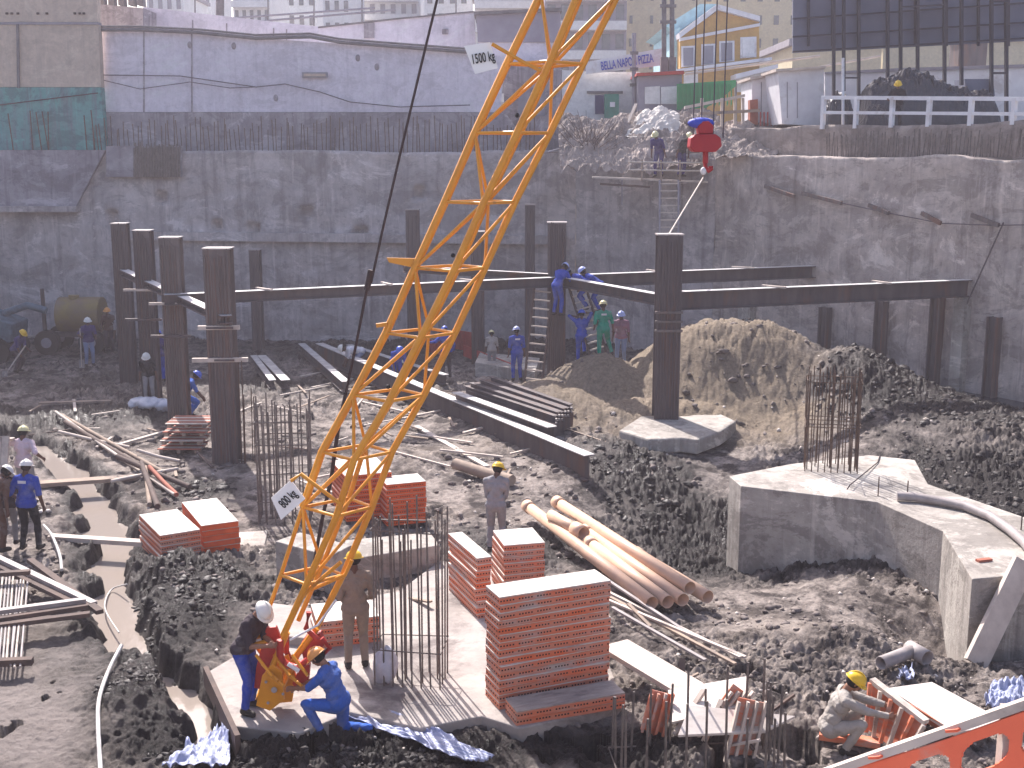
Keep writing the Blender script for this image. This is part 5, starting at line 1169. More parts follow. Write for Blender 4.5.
def laths(n, box, group, lift, seed):
    rg = random.Random(seed)
    for i in range(n):
        a = (rg.uniform(box[0], box[1]), rg.uniform(box[2], box[3])); b_ = (a[0] + rg.uniform(-42, 42), a[1] + rg.uniform(-14, 14)); mm = rg.choice(['timber', 'timber_pale', 'timber_pale', 'timber_dark'])
        o = MB().bar(on(*a, .12), on(*b_, rg.uniform(.08, lift)), rg.uniform(.04, .09), .03).build('scrap_lath', M[mm])
        L = math.hypot(b_[0] - a[0], b_[1] - a[1]); near = min(MARKS, key=lambda t: math.hypot(t[0][0] - a[0], t[0][1] - a[1]))[1]
        LA.append([a[0], '%s %s scrap lath %s' % ('short' if L < 18 else ('medium' if L < 30 else 'long'), {'timber': 'brown', 'timber_pale': 'pale', 'timber_dark': 'dark'}[mm], near), o, group])
laths(10, (628, 775, 690, 760), 'scrap laths under the starter bars', .5, 3)
laths(22, (240, 520, 385, 500), 'scrap laths strewn over the beam yard', .2, 4)
laths(7, (300, 470, 560, 620), 'scrap laths behind the front cage', .3, 5)
laths(9, (10, 220, 395, 500), 'scrap laths by the trench head', .2, 6)
LA.sort(key=lambda t: t[0])
for lab in sorted(set(t[1] for t in LA)):
    same = [t for t in LA if t[1] == lab]
    for k, t in enumerate(same):
        pre = '' if len(same) == 1 else ('left ' if k == 0 else ('right ' if k == len(same) - 1 else ('middle ' if len(same) == 3 else 'inner ')))
        tag(t[2], pre + t[1], 'lath', t[3])
# squatting worker's work place
r = empty('ribbed_panel', 'ribbed orange panel stood on edge in front of the squatting worker', 'formwork panel', atZ(895, 745, .1))
a, b_, c, d = Vector(atZ(868, 730, .15)), Vector(atZ(905, 757, .15)), None, None
ta = Vector(atY(872, 680, a.y)); tb_ = Vector(atY(926, 722, b_.y - .1))
MB().slab([a, b_, tb_, ta], (.05, .04, 0)).build('panel_skin', M['orange_worn'], r); MB().bar(ta, tb_, .1, .06).build('top_rail', M['timber_pale'], r)
for k in range(6):
    t = k / 5; p = a.lerp(b_, t); q = ta.lerp(tb_, t); MB().bar(p + Vector((-.04, -.05, 0)), q + Vector((-.04, -.05, -.02)), .04, .05, (1, 0, 0)).build('rib', M['timber_pale' if k % 2 else 'orange_worn'], r)
stick('board', (818, 762), (880, 750), .16, .08, 'orange_worn', 'muddy orange board lying under the squatting worker', 'board', .08, .08)
o = MB().slab([P3(888, 688, .45), P3(932, 682, .45), P3(1012, 725, .3), P3(955, 732, .3), ], (0, 0, -.06)).build('plywood_sheet', M['ply']); tag(o, 'large pale plywood sheet lying right of the squatting worker', 'plywood')
o = MB().slab([P3(908, 703, .44), P3(955, 732, .28), P3(955, 740, .05), P3(908, 712, .1)], (0, .03, 0)).build('side_form', M['orange_worn']); tag(o, 'worn orange side form under the large plywood sheet', 'formwork panel')
r = empty('pipe_elbow', 'muddy grey pipe elbow lying in the dirt behind the squatting worker', 'pipe', on(900, 670))
p = on(880, 676, .2); q = on(913, 664, .22); MB().pipe(p, q, .1, .01, 14).build('barrel', M['pipe_grey'], r); MB().pipe(q + Vector((-.05, .1, .0)), q + Vector((.12, -.25, -.02)), .12, .015, 14).build('socket', M['pipe_grey'], r)
# plastic sheets and bags
def sheet(name, pts, z, m, label, cat, seed, amp=.12, n=36, lift=.1):
    """crumpled sheet between four picture corners"""
    q = [Vector(on(*p)) for p in pts]; U, Vv = np.meshgrid(np.linspace(0, 1, n), np.linspace(0, 1, n)); V = np.zeros((n, n, 3))
    for k in range(3):
        V[..., k] = (q[0][k] * (1 - U) + q[1][k] * U) * (1 - Vv) + (q[3][k] * (1 - U) + q[2][k] * U) * Vv
    V[..., 0] += .12 * (fbm(U * 3, Vv * 3, 3, seed) - .5); V[..., 1] += .12 * (fbm(U * 3, Vv * 3, 3, seed + 9) - .5)
    V[..., 2] = np.maximum(V[..., 2], T(V[..., 0], V[..., 1])) + lift + amp * (np.abs(fbm(U * 5, Vv * 5, 4, seed, .6) - .5) * 2 - .1)
    o = grid_mesh(name, V, m); sol = o.modifiers.new('thickness', 'SOLIDIFY'); sol.thickness = .006; tag(o, label, cat); return o
sheet('plastic_sheet', [(160, 778), (232, 772), (230, 728), (212, 744)], 0, M['blue_sheet'], 'crumpled blue plastic sheet at the slab corner under the boom foot', 'plastic sheet', 2, .2)
sheet('plastic_sheet', [(345, 722), (470, 772), (495, 766), (375, 714)], 0, M['blue_sheet'], 'narrow blue plastic strip running down from the kneeling worker', 'plastic sheet', 3, .15)
sheet('plastic_sheet', [(985, 716), (1030, 720), (1040, 690), (990, 688)], 0, M['blue_sheet'], 'blue plastic sheet at the right edge by the plywood', 'plastic sheet', 4, .3)
sheet('plastic_sheet', [(898, 686), (912, 686), (912, 676), (900, 676)], 0, M['blue_sheet'], 'small blue plastic scrap beside the pipe elbow', 'plastic sheet', 5, .2, 14)
def sack(c, s, label, seed, m='bag'):
    U, Vv = np.meshgrid(np.linspace(0, 2 * math.pi, 25), np.linspace(0, math.pi, 14)); k = 1 + .35 * (fbm(np.cos(U) * 2 + seed, np.sin(U) * 2 + Vv * 2, 4, seed) - .5) * 2
    V = np.stack([c[0] + s[0] * k * np.cos(U) * np.sin(Vv), c[1] + s[1] * k * np.sin(U) * np.sin(Vv), c[2] + s[2] + s[2] * k * np.cos(Vv)], 2)
    o = grid_mesh('cement_sack', V, M[m]); tag(o, label, 'sack'); return o
c = atZ(386, 682, SLZ); sack(c, (.17, .15, .26), 'silvery plastic sack standing on the slab beside the rebar cage', 3)
for px, py, s, lab in ((139, 408, .3, 'left white sack lying by the left row of piles'), (151, 410, .36, 'middle white sack lying by the left row of piles'), (164, 411, .34, 'right white sack lying by the left row of piles')):
    sack(on(px, py, -.05), (s, s, s * .6), lab, px)
# red shutters at the centre back
for (x0, y0, x1, y1, h, lab) in ((464, 356, 515, 377, .42, 'long low red shutter behind the beams left of the sand mound'), (452, 348, 475, 352, .75, 'red shutter panel standing behind the boom'), (430, 352, 446, 356, .5, 'small red shutter just right of the boom')):
    p = Vector(atZ(x0, y0, .1)); q = Vector(atZ(x1, y1, .1)); r = empty('red_shutter', lab, 'formwork panel', p, 'red shutters behind the beams')
    MB().bar(p + Vector((0, 0, h / 2)), q + Vector((0, 0, h / 2)), .06, h).build('panel_skin', M['redform'], r)
    for k in range(6): c = p.lerp(q, k / 5); MB().box((c.x, c.y - .05, c.z + h / 2), (.05, .06, h)).build('rib', M['redform'], r)
o = cap('concrete_plinth', [atZ(475, 362, .5)[:2], atZ(535, 372, .5)[:2], atZ(540, 358, .5)[:2], atZ(480, 352, .5)[:2]], -.2, .5, 'conc', 'low grey concrete plinth behind the long red shutter', 'plinth')
# machines in the shade, far left
tk = empty('water_tanker', 'dull yellow wheeled tank in the shade at the far left', 'tank trailer', (atZ(84, 352)[0], 46.5, .1)); x = tk.location.x; yy = 46.5
MB().tube([(x - .8, yy, 1.5), (x + .85, yy, 1.5)], .68, 20).build('tank', M['yellow_tank'], tk)
MB().bar((x - 1.5, yy, .72), (x + 1.1, yy, .72), .25, .2).build('chassis', M['steel'], tk)
for dx in (-1.1, .6):
    for s_ in (-.7, .7):
        wh = MB().tube([(x + dx, yy + s_ - .15, .5), (x + dx, yy + s_ + .15, .5)], .48, 18).build('wheel', M['rubber'], tk)
        MB().tube([(x + dx, yy + s_ - .19, .5), (x + dx, yy + s_ - .14, .5)], .2, 14).build('rim', M['pole'], wh)
MB().bar((x - 1.45, yy, .8), (x - 1.45, yy, 2.5), .12).build('stand_pipe', M['steel'], tk); MB().tube([(x - .2, yy - .1, 2.1), (x - .2, yy - .1, 2.26)], .2, 12).build('hatch', M['yellow_tank'], tk)
mc = empty('excavation_machine', 'small blue grey wheeled machine in shade at the far left edge', 'machine', (atZ(14, 348)[0], 44.5, .1)); x = mc.location.x; yy = 44.5
MB().slab([(x - 1.7, yy - .8, .8), (x + 1.5, yy - .8, .8), (x + 1.6, yy - .8, 1.5), (x + .5, yy - .8, 1.9), (x - 1.7, yy - .8, 2.0)], (0, 1.6, 0)).build('body', M['machine'], mc, .05)
MB().slab([(x - .9, yy - .6, 1.95), (x + .3, yy - .6, 1.85), (x + .1, yy - .6, 2.75), (x - .7, yy - .6, 2.8)], (0, 1.2, 0)).build('cab', M['machine'], mc, .08); MB().ellipsoid((x - .2, yy, 2.8), (.75, .7, .3), 14, 8).build('roof', M['pole'], mc)
MB().tube([(x + 1.0, yy, 1.8), (x + 1.9, yy, 2.1), (x + 2.6, yy, 1.9)], .14, 8).build('arm', M['machine'], mc)
for dx in (-1.1, 1.0):
    for s_ in (-.85, .85): MB().tube([(x + dx, yy + s_ - .15, .5), (x + dx, yy + s_ + .15, .5)], .5, 16).build('wheel', M['rubber'], mc)
stick('board', (25, 347), (47, 345), .12, .08, 'timber_pale', 'pale board lying before the shaded machine', 'board', .4, .4); stick('board', (98, 341), (122, 344), .1, .06, 'timber_pale', 'pale board lying before the yellow tank', 'board', .35, .35)
# orange safety barrier near the camera, standing on the wall at the viewpoint
br = empty('safety_barrier', 'orange plastic safety barrier with oval holes along a timber rail at the bottom right corner', 'barrier', (1.5, 4.0, 4.75))
def bary(px): return 4.15 - (px - 850) / 174 * .35
A0 = [(850, 772), (1030, 710), (1100, 686)]
pt = [Vector(atY(x, y, bary(x))) for x, y in A0]
mbx = MB()
x0, x1 = pt[0], pt[2]; dirv = (x1 - x0).normalized(); L = (x1 - x0).length; x0 = x0 - dirv * .5; L += .5
nU, nV = 240, 150; Hh = .86; thk = Vector((-dirv.y, dirv.x, 0)) * .02; down = Vector((0, 0, -1))
keep = {}
def inhole(u, v):
    row = int((v - .02) // .17); cu = .24 if row % 2 else .24; off = (row % 2) * .12; k = (u + off) / cu; f = (k - math.floor(k) - .5) * cu; g_ = (v - .02 - row * .17 - .085)
    return (abs(f) / .097) ** 2.6 + (abs(g_) / .062) ** 2.6 < 1 and v > .03
vs = []
for j in range(nV + 1):
    for i in range(nU + 1):
        u = L * i / nU; v = Hh * j / nV; w = .012 * math.sin(u * 5 + v * 7) + .01 * math.sin(v * 16 + u * 2); vs.append(x0 + dirv * u + down * v + Vector((0, w, 0)))
fs = [(j * (nU + 1) + i, j * (nU + 1) + i + 1, (j + 1) * (nU + 1) + i + 1, (j + 1) * (nU + 1) + i) for j in range(nV) for i in range(nU) if not inhole(L * (i + .5) / nU, Hh * (j + .5) / nV)]
mbx.add(vs, fs, True); o = mbx.build('mesh_panel', M['barrier'], br); s_ = o.modifiers.new('thickness', 'SOLIDIFY'); s_.thickness = .012
MB().bar(x0 + Vector((0, .03, .012)), x0 + dirv * L + Vector((0, .03, .012)), .045, .03).build('top_rail', M['timber_pale'], br)
for u in (.05, 1.2): q = x0 + dirv * u + Vector((0, .06, 0)); MB().bar(q, (q.x, q.y, 4.74), .05).build('post', M['timber_pale'], br)
for u in (.62, .95): q = x0 + dirv * u + Vector((0, 0, .02)); MB().tube([q + Vector((-.03, 0, 0)), q + Vector((0, -.02, .012)), q + Vector((.03, 0, .015))], .006, 6).build('tie', M['barrier'], br)
# ================================================================ PEOPLE
def cloth(n, c, v=0.75): return mat(n, c, tuple(x * v for x in c), 5, 0.85, 0.7, 7, bdist=0.06, spec=0.15, dirt=tuple(x * .6 + .09 for x in c), dirt_amt=.45)
K = {'skin': mat('skin_brown', (0.12, 0.055, 0.035), (0.09, 0.042, 0.028), 5, 0.55, 0.05, 30, spec=0.4), 'skin_light': mat('skin_tan', (0.3, 0.15, 0.09), (0.25, 0.12, 0.075), 5, 0.55, 0.05, 30, spec=0.4),
     'royal': cloth('royal_blue_cloth', (0.03, 0.07, 0.42)), 'bright': cloth('bright_blue_cloth', (0.04, 0.13, 0.5)), 'black': cloth('black_cloth', (0.016, 0.016, 0.022)), 'brown': cloth('brown_cloth', (0.06, 0.045, 0.055)),
     'pink': cloth('pale_pink_cloth', (0.62, 0.5, 0.56), .9), 'khaki': cloth('khaki_cloth', (0.27, 0.215, 0.17)), 'grey': cloth('grey_cloth', (0.3, 0.29, 0.3)), 'olive': cloth('worn_grey_cloth', (0.42, 0.38, 0.34)),
     'green': cloth('green_cloth', (0.0, 0.30, 0.2)), 'jeans': cloth('light_denim', (0.2, 0.26, 0.42)), 'purple': cloth('dark_purple_cloth', (0.05, 0.035, 0.16)), 'white': cloth('white_cloth', (0.66, 0.65, 0.68), .9), 'plaid': cloth('plaid_cloth', (0.3, 0.16, 0.22)),
     'maroon': cloth('brown_red_cloth', (0.12, 0.06, 0.04)), 'boot': mat('boot_leather', (0.03, 0.025, 0.022), None, 5, 0.7, 0.2), 'hair': mat('dark_hair', (0.012, 0.01, 0.01), None, 9, 0.8, 0.4),
     'eye': mat('eye', (0.5, 0.5, 0.5), (0.45, 0.45, 0.45), 5, 0.3, 0)}
def helm(n, c): return mat(n, c, tuple(x * .92 for x in c), 3, 0.4, 0, spec=0.5)
H = {'white': helm('helmet_white', (0.75, 0.73, 0.68)), 'yellow': helm('helmet_yellow', (0.8, 0.5, 0.02)), 'blue': helm('helmet_blue', (0.05, 0.12, 0.6)), 'pale': helm('helmet_pale_blue', (0.45, 0.5, 0.8)), 'cream': helm('helmet_cream', (0.72, 0.66, 0.35)), 'orange': helm('helmet_orange', (0.75, 0.32, 0.08))}
def cone_mesh(bm, a, b, ra, rb, n=10):
    a, b, d, s, t, L = frame_of(a, b)
    rings = []; 
    prof = [(-ra * .98, ra * .2), (-ra * .7, ra * .72), (0, ra), (L / 2, (ra + rb) / 2), (L, rb), (L + rb * .7, rb * .72), (L + rb * .98, rb * .2)]
    for (h, r) in prof: rings.append([bm.verts.new(a + d * h + s * (r * math.cos(2 * math.pi * j / n)) + t * (r * math.sin(2 * math.pi * j / n))) for j in range(n)])
    for p, q in zip(rings[:-1], rings[1:]):
        for j in range(n): bm.faces.new((p[j], p[(j + 1) % n], q[(j + 1) % n], q[j]))
    bm.faces.new(rings[0][::-1]); bm.faces.new(rings[-1])
def ik(a, t, l1, l2, hint):
    a = Vector(a); t = Vector(t); d = t - a; D = d.length
    if D > (l1 + l2) * .995: t = a + d * ((l1 + l2) * .995 / D); d = t - a; D = d.length
    x = (l1 * l1 - l2 * l2 + D * D) / (2 * D); h = math.sqrt(max(0, l1 * l1 - x * x)); u = d / D; hv = Vector(hint); hv = (hv - u * hv.dot(u))
    if hv.length < 1e-4: hv = Vector((0, 1, 0))
    return a + u * x + hv.normalized() * h, t
def person(loc, face, label, shirt, trousers, helmet='white', scale=1.0, pelvis=(0, 0, .93), lean=4, side=0, head=(0, 10), feet=((-.12, 0, 0), (.12, .04, 0)), hands=((-.27, .1, .78), (.27, .1, .78)), near=False, sleeves=False, skin='skin', kneel=None,
           group=None, khint=((0, 1, 0), (0, 1, 0)), ehint=((-.3, -1, -.2), (.3, -1, -.2)), print_=None, bag=False):
    """a worker; local axes: x to his right, y ahead, z up; face = heading in degrees (90 = away from the camera, -90 = towards it)"""
    P = Vector(pelvis); q = Euler((R(-lean), R(side), 0)).to_matrix()
    up = q @ Vector((0, 0, 1)); rt = q @ Vector((1, 0, 0)); fw = q @ Vector((0, 1, 0))
    waist = P + up * .13; chest = P + up * .36 + fw * .015; neck = P + up * .53; skull = neck + up * .03
    hq = q @ Euler((R(-head[1]), 0, R(head[0]))).to_matrix(); hu = hq @ Vector((0, 0, 1)); hf = hq @ Vector((0, 1, 0)); hr = hq @ Vector((1, 0, 0)); hc = neck + hu * .165 + hf * .025
    B = []                     # a, b, ra, rb, region
    add = lambda a, b, ra, rb, tg: B.append((Vector(a), Vector(b), ra, rb, tg))
    add(P - rt * .07, P + rt * .07, .125, .125, 'pelvis'); add(P, waist, .125, .12, 'pelvis'); add(waist - rt * .06, waist + rt * .06, .105, .105, 'torso'); add(waist, chest, .115, .13, 'torso')
    add(chest - rt * .085, chest + rt * .085, .115, .115, 'torso'); add(chest + up * .1 - rt * .11, chest + up * .1 + rt * .11, .082, .082, 'torso'); add(neck - up * .06, neck + hu * .08, .058, .052, 'neck')
    add(hc - hf * .022 + hu * .015, hc + hf * .018 + hu * .02, .088, .084, 'head'); add(hc + hf * .03 - hu * .02, hc + hf * .045 - hu * .07, .062, .042, 'head'); add(hc + hf * .095 + hu * .0, hc + hf * .105 - hu * .028, .012, .017, 'head')
    for s in (-1, 1): add(hc + hr * s * .086 + hu * .012, hc + hr * s * .09 - hu * .02, .014, .012, 'head')
    add(hc + hf * .082 - hu * .058, hc + hf * .083 - hu * .062, .02, .02, 'head')
    fingers = []
    for i, s in enumerate((-1, 1)):
        sh = chest + up * .095 + rt * s * .185; el, ha = ik(sh, hands[i], .29, .25, ehint[i])
        add(neck - up * .02 + rt * s * .03, sh, .05, .055, 'torso'); add(chest + up * .08 + rt * s * .1, sh, .072, .06, 'uarm'); add(sh, el, .058, .044, 'uarm'); add(el, ha, .043, .029, 'farm')
        d = (ha - el).normalized(); w = (rt * s).cross(d); w = w.normalized() if w.length > .1 else fw; pr = d.cross(w).normalized()
        kn = ha + d * .075; add(ha + d * .015, kn - d * .012, .028, .03, 'hand'); add(ha + w * .014 + d * .03, kn + w * .02 - d * .01, .02, .02, 'hand'); add(ha - w * .014 + d * .03, kn - w * .02 - d * .01, .02, .02, 'hand')
        pin = -pr * s
        for k, (o_, l_) in enumerate(((.033, .07), (.011, .08), (-.011, .074), (-.033, .058))):
            b0 = kn + w * o_; b1 = b0 + (d * .8 + pin * .45).normalized() * l_ * .5; b2 = b1 + (d * .35 + pin * .9).normalized() * l_ * .5; add(b0, b1, .0095, .009, 'hand'); add(b1, b2, .009, .0075, 'hand')
        t0 = ha + d * .025 + w * .026; t1 = t0 + (w * .8 + d * .6 + pin * .25).normalized() * .035; t2 = t1 + (d * .9 + pin * .4 + w * .1).normalized() * .03; add(t0, t1, .013, .011, 'hand'); add(t1, t2, .011, .008, 'hand')
    for i, s in enumerate((-1, 1)):
        hp = P + Vector((s * .095, 0, -.02)); an = Vector(feet[i]) + Vector((0, 0, .085)); kn, an = ik(hp, an, .43, .42, khint[i])
        add(hp, kn, .095, .062, 'thigh'); add(kn, kn.lerp(an, .35), .06, .058, 'shin'); add(kn.lerp(an, .3), an, .058, .045, 'shin')
        fd = Vector((s * .15, 1, 0)).normalized(); 
        if kneel == i: add(an, an + Vector((0, -.03, -.13)), .042, .035, 'foot%d' % i)
        else: add(an + Vector((0, -.03, -.035)), an + fd * .14 + Vector((0, 0, -.045)), .046, .038, 'foot%d' % i); add(an, an + Vector((0, 0, -.03)), .05, .05, 'foot%d' % i)
    bm = bmesh.new()
    for a, b, ra, rb, tg in B: cone_mesh(bm, a, b, ra, rb, 12 if near else 8)
    me = bpy.data.meshes.new('tmp'); bm.to_mesh(me); bm.free(); ob = bpy.data.objects.new('tmp', me); COL.objects.link(ob)
    m = ob.modifiers.new('r', 'REMESH'); m.mode = 'VOXEL'; m.voxel_size = .009 if near else .017
    m = ob.modifiers.new('s', 'SMOOTH'); m.iterations = 3 if near else 2; m.factor = .5
    dg = bpy.context.evaluated_depsgraph_get(); me2 = bpy.data.meshes.new_from_object(ob.evaluated_get(dg)); bpy.data.objects.remove(ob)
    nv = len(me2.vertices); co = np.empty(nv * 3, np.float32); me2.vertices.foreach_get('co', co); co = co.reshape(-1, 3); nr = np.empty(nv * 3, np.float32); me2.vertices.foreach_get('normal', nr); nr = nr.reshape(-1, 3)
    best = np.full(nv, 9.0); reg = np.zeros(nv, int); tags = [b[4] for b in B]
    for k, (a, b, ra, rb, tg) in enumerate(B):
        a_ = np.array(a); u = np.array(b) - a_; t = np.clip(((co - a_) @ u) / (u @ u + 1e-9), 0, 1); dd = np.linalg.norm(co - a_ - t[:, None] * u, axis=1) - (ra + (rb - ra) * t); w = dd < best; best[w] = dd[w]; reg[w] = k
    tagv = np.array([tags[k] for k in reg])
    fl = np.array([list(p.vertices) for p in me2.polygons if len(p.vertices) == 4])
    root = empty('person', label, 'person', loc, group); root.rotation_euler = (0, 0, R(face - 90)); root.scale = (scale,) * 3
    def sub(name, regs, m, off, parent, cond=None):
        inr = np.isin(tagv, regs)
        if cond is not None: inr &= cond
        f = fl[inr[fl].sum(1) >= 2] if off else fl
        used, inv = np.unique(f, return_inverse=True); wr = off * (fbm(co[used, 0] * 14 + 3, co[used, 2] * 11 + co[used, 1] * 9, 3, 5) * 1.6) if off else 0
        v = co[used] + (nr[used] * (np.asarray(wr)[:, None] if off else 0)); inv = inv.reshape(f.shape).astype(np.int32)
        me = bpy.data.meshes.new(name); me.vertices.add(len(v)); me.vertices.foreach_set('co', v.ravel().astype(np.float32)); me.loops.add(inv.size); me.loops.foreach_set('vertex_index', inv.ravel())
        me.polygons.add(len(inv)); me.polygons.foreach_set('loop_start', np.arange(0, inv.size, 4, dtype=np.int32)); me.polygons.foreach_set('use_smooth', np.ones(len(inv), bool)); me.update(calc_edges=True); me.materials.append(m)
        o = bpy.data.objects.new(name, me); COL.objects.link(o); o.parent = parent; return o
    sub('body', list(set(tags)), K[skin], 0, root)
    ua = tagv == 'uarm'; sh_r = ['torso', 'uarm'] + (['farm'] if sleeves else [])
    sub('shirt', sh_r + ['pelvis'], K[shirt], .016, root, np.isin(tagv, ['torso', 'uarm', 'farm']) | (((co - np.array(P)) @ np.array(up)) > -.06))
    sub('trousers', ['pelvis', 'thigh', 'shin'], K[trousers], .012, root); sub('boot', ['foot0'], K['boot'], .007, root); sub('boot', ['foot1'], K['boot'], .007, root)
    rot = Matrix((hr, hf, hu)).transposed(); mb = MB()
    n1, n2 = 18, 6; hcen = hc + hu * .035 - hf * .005; V = []; fs = []
    for i in range(n2 + 1):
        ph = (math.pi / 2) * i / n2
        for j in range(n1):
            th = 2 * math.pi * j / n1; V.append(hcen + rot @ Vector((.116 * math.cos(th) * math.cos(ph), .134 * math.sin(th) * math.cos(ph), .105 * math.sin(ph))))
    for i in range(n2):
        for j in range(n1): fs.append((i * n1 + j, i * n1 + (j + 1) % n1, (i + 1) * n1 + (j + 1) % n1, (i + 1) * n1 + j))
    mb.add(V, fs, True); hm = mb.build('helmet', H[helmet], None); hm.parent = root
    br = MB(); V = []; fs = []
    for rr, zz in ((1.0, 0.0), (1.22, -.012)):
        for j in range(n1):
            th = 2 * math.pi * j / n1; ex = 1.0 + (rr - 1) * (1.6 if math.sin(th) > .2 else .45); V.append(hcen + rot @ Vector((.117 * math.cos(th) * ex, .135 * math.sin(th) * ex, zz)))
    for j in range(n1): fs.append((j, (j + 1) % n1, n1 + (j + 1) % n1, n1 + j))
    br.add(V, fs, True); o = br.build('brim', H[helmet], None); o.parent = hm; s_ = o.modifiers.new('thickness', 'SOLIDIFY'); s_.thickness = .005
    MB().tube([hcen + rot @ Vector((0, .12 * math.cos(a), .012 + .1 * math.sin(a))) for a in [math.pi * k / 8 for k in range(1, 8)]], .012, 6).build('crest', H[helmet], None).parent = hm
    hb_ = MB().ellipsoid(hc - hf * .02 + hu * .0, (.094, .098, .085), 14, 8, rot).build('hair', K['hair'], None); hb_.parent = root
    if near:
        for s in (-1, 1): e = MB().ellipsoid(hc + hf * .098 + hr * s * .034 + hu * .012, (.013, .008, .008), 8, 5, rot).build('eye', K['eye'], None); e.parent = root
    if print_:
        c = P + up * .42 - fw * .137; o = MB().slab([c - rt * .08 - up * .02, c + rt * .08 - up * .02, c + rt * .08 + up * .035, c - rt * .08 + up * .035], -fw * .004).build('back_print', K['white'], None); o.parent = root
    return root
GW = 'workers on the pit floor'
ZS = SLZ
def at(px, py, z): return atZ(px, py, z)
# at the boom foot
person(at(246, 710, ZS), -22, 'brown shirted worker in blue trousers and white cap holding the boom foot', 'brown', 'royal', 'white', .99, lean=24, head=(-15, 30), hands=((.0, .52, 1.02), (.16, .5, 1.08)), near=True, skin='skin_light', feet=((-.14, 0, 0), (.13, .08, 0)))
person(at(337, 733, .02), 163, 'worker in blue kneeling at the boom foot with both hands on its bolts', 'bright', 'bright', 'orange', .98, pelvis=(0, -.05, .46), lean=20, head=(0, 22), hands=((-.1, .56, .62), (.14, .56, .56)), feet=((-.16, .16, 0), (.12, -.42, 0)), kneel=1, khint=((-.1, 1, .6), (.1, 1, -.1)), near=True, skin='skin_light')
person(at(357, 668, ZS), 100, 'khaki clad worker in yellow helmet standing with his back turned behind the boom', 'khaki', 'khaki', 'yellow', 1.02, lean=3, hands=((-.16, .22, .98), (.22, .2, 1.0)), near=True, sleeves=True)
# left by the trench
person(at(30, 550, .05), 84, 'worker in royal blue shirt and black trousers by the muddy trench', 'royal', 'black', 'white', 1.02, feet=((-.14, 0, 0), (.16, .05, 0)), hands=((-.24, .12, .98), (.31, .06, .82)), near=True, print_=True)
person(at(27, 505, .1), 88, 'worker in pale pink shirt and cream helmet with one arm stretched out', 'pink', 'grey', 'cream', 1.0, hands=((-.74, .1, 1.36), (.40, .05, 1.05)), near=True)
person(at(-3, 552, .1), 60, 'worker in brown shirt cut off by the left edge', 'maroon', 'maroon', 'white', 1.0, lean=22, head=(0, 30), near=True)
person(at(10, 545, .1), 96, 'grey trousered worker behind the one in brown at the left edge', 'brown', 'grey', 'white', .86, lean=28, head=(0, 30), hands=((-.2, .4, .7), (.3, .3, .7)))
# middle
x, y, z = atZ(496, 552, .15); person((x, y, z), 85, 'grey clad worker in yellow helmet standing behind the square stack', 'grey', 'grey', 'yellow', 1.0, lean=8, head=(-20, 20), hands=((-.12, .3, .95), (.12, .3, .95)), sleeves=True, near=True)
x, y, z = ground(837, 750); person((x, y, z), -8, 'worker in worn grey clothes and yellow helmet squatting at the lower right', 'olive', 'olive', 'yellow', 1.0, pelvis=(0, -.12, .32), lean=20, head=(0, 14), feet=((-.16, .05, 0), (.16, .08, 0)), hands=((-.05, .62, .62), (.18, .6, .58)), khint=((-.3, 1, .5), (.3, 1, .5)), near=True, sleeves=True, skin='skin_light')
def wk(px, py, zz, h_, **k):
    """a far worker whose feet are seen at px,py on height zz"""
    p = ground(px, py) if zz is None else atZ(px, py, zz); return person(p, h_, **k)
wk(517, 381, .15, 100, label='worker in royal blue overalls and blue helmet standing left of the sand mound', shirt='royal', trousers='royal', helmet='pale', scale=1.05, print_=True)
x, y = atZ(603, 349, 1.75)[:2]; person((x, y, zof(x, y) - .05), 95, 'worker in bright green overalls and yellow helmet on the sand mound', 'green', 'green', 'cream', 1.05, feet=((-.1, 0, 0), (.28, .1, .12)), hands=((-.24, .15, .95), (.32, .2, .9)), print_=True)
x, y = P6
person((x - .02, y - .85, ZB - 1.0), 50, 'left worker in blue bending over the beam joint of the ladder pile', 'royal', 'royal', 'pale', 1.0, lean=30, head=(0, 20), hands=((-.1, .6, 1.1), (.25, .6, 1.0)), group='blue workers on the ladder pile')
person((x + .95, y - .5, ZB - .85), 165, 'middle worker in blue crouching on the beam at the ladder pile', 'royal', 'royal', 'white', 1.0, lean=60, head=(0, 0), pelvis=(0, 0, .8), hands=((-.1, .6, .7), (.25, .6, .7)), group='blue workers on the ladder pile')
person((x + 1.35, y - .3, ZB - .95), 170, 'right worker in blue leaning over the beam at the ladder pile', 'royal', 'royal', 'pale', 1.0, lean=55, head=(0, -15), pelvis=(0, 0, .85), hands=((-.1, .6, .7), (.25, .6, .7)), group='blue workers on the ladder pile')
person((x + .75, y - .95, 1.2), 90, 'worker in blue climbing the right ladder below the beam', 'royal', 'royal', 'blue', .98, hands=((-.2, .35, 1.5), (.2, .35, 1.6)), feet=((-.1, 0, 0), (.1, .1, .3)))
person((atZ(621, 335, 2)[0], 37.6, zof(3.6, 37.6)), -100, 'worker in plaid shirt and pale blue helmet right of the green worker', 'plaid', 'jeans', 'pale', 1.0)
p = atZ(397, 386, .15); person(p, -70, 'worker in blue bending down behind the left side of the boom', 'royal', 'royal', 'blue', 1.0, lean=50, head=(0, 10), pelvis=(0, -.1, .85), hands=((-.2, .5, .5), (.2, .5, .45)))
p = atZ(447, 378, .15); person(p, 110, 'worker in blue jacket behind the right side of the boom', 'royal', 'brown', 'blue', 1.02, lean=14, hands=((-.5, .2, 1.2), (.3, .2, .9)), sleeves=True)
p = atZ(362, 372, .15); person(p, 200, 'worker in white bending low over the ground beams', 'white', 'jeans', 'white', 1.0, lean=78, head=(0, 0), pelvis=(0, 0, .75), hands=((-.1, .6, .3), (.15, .6, .3)))
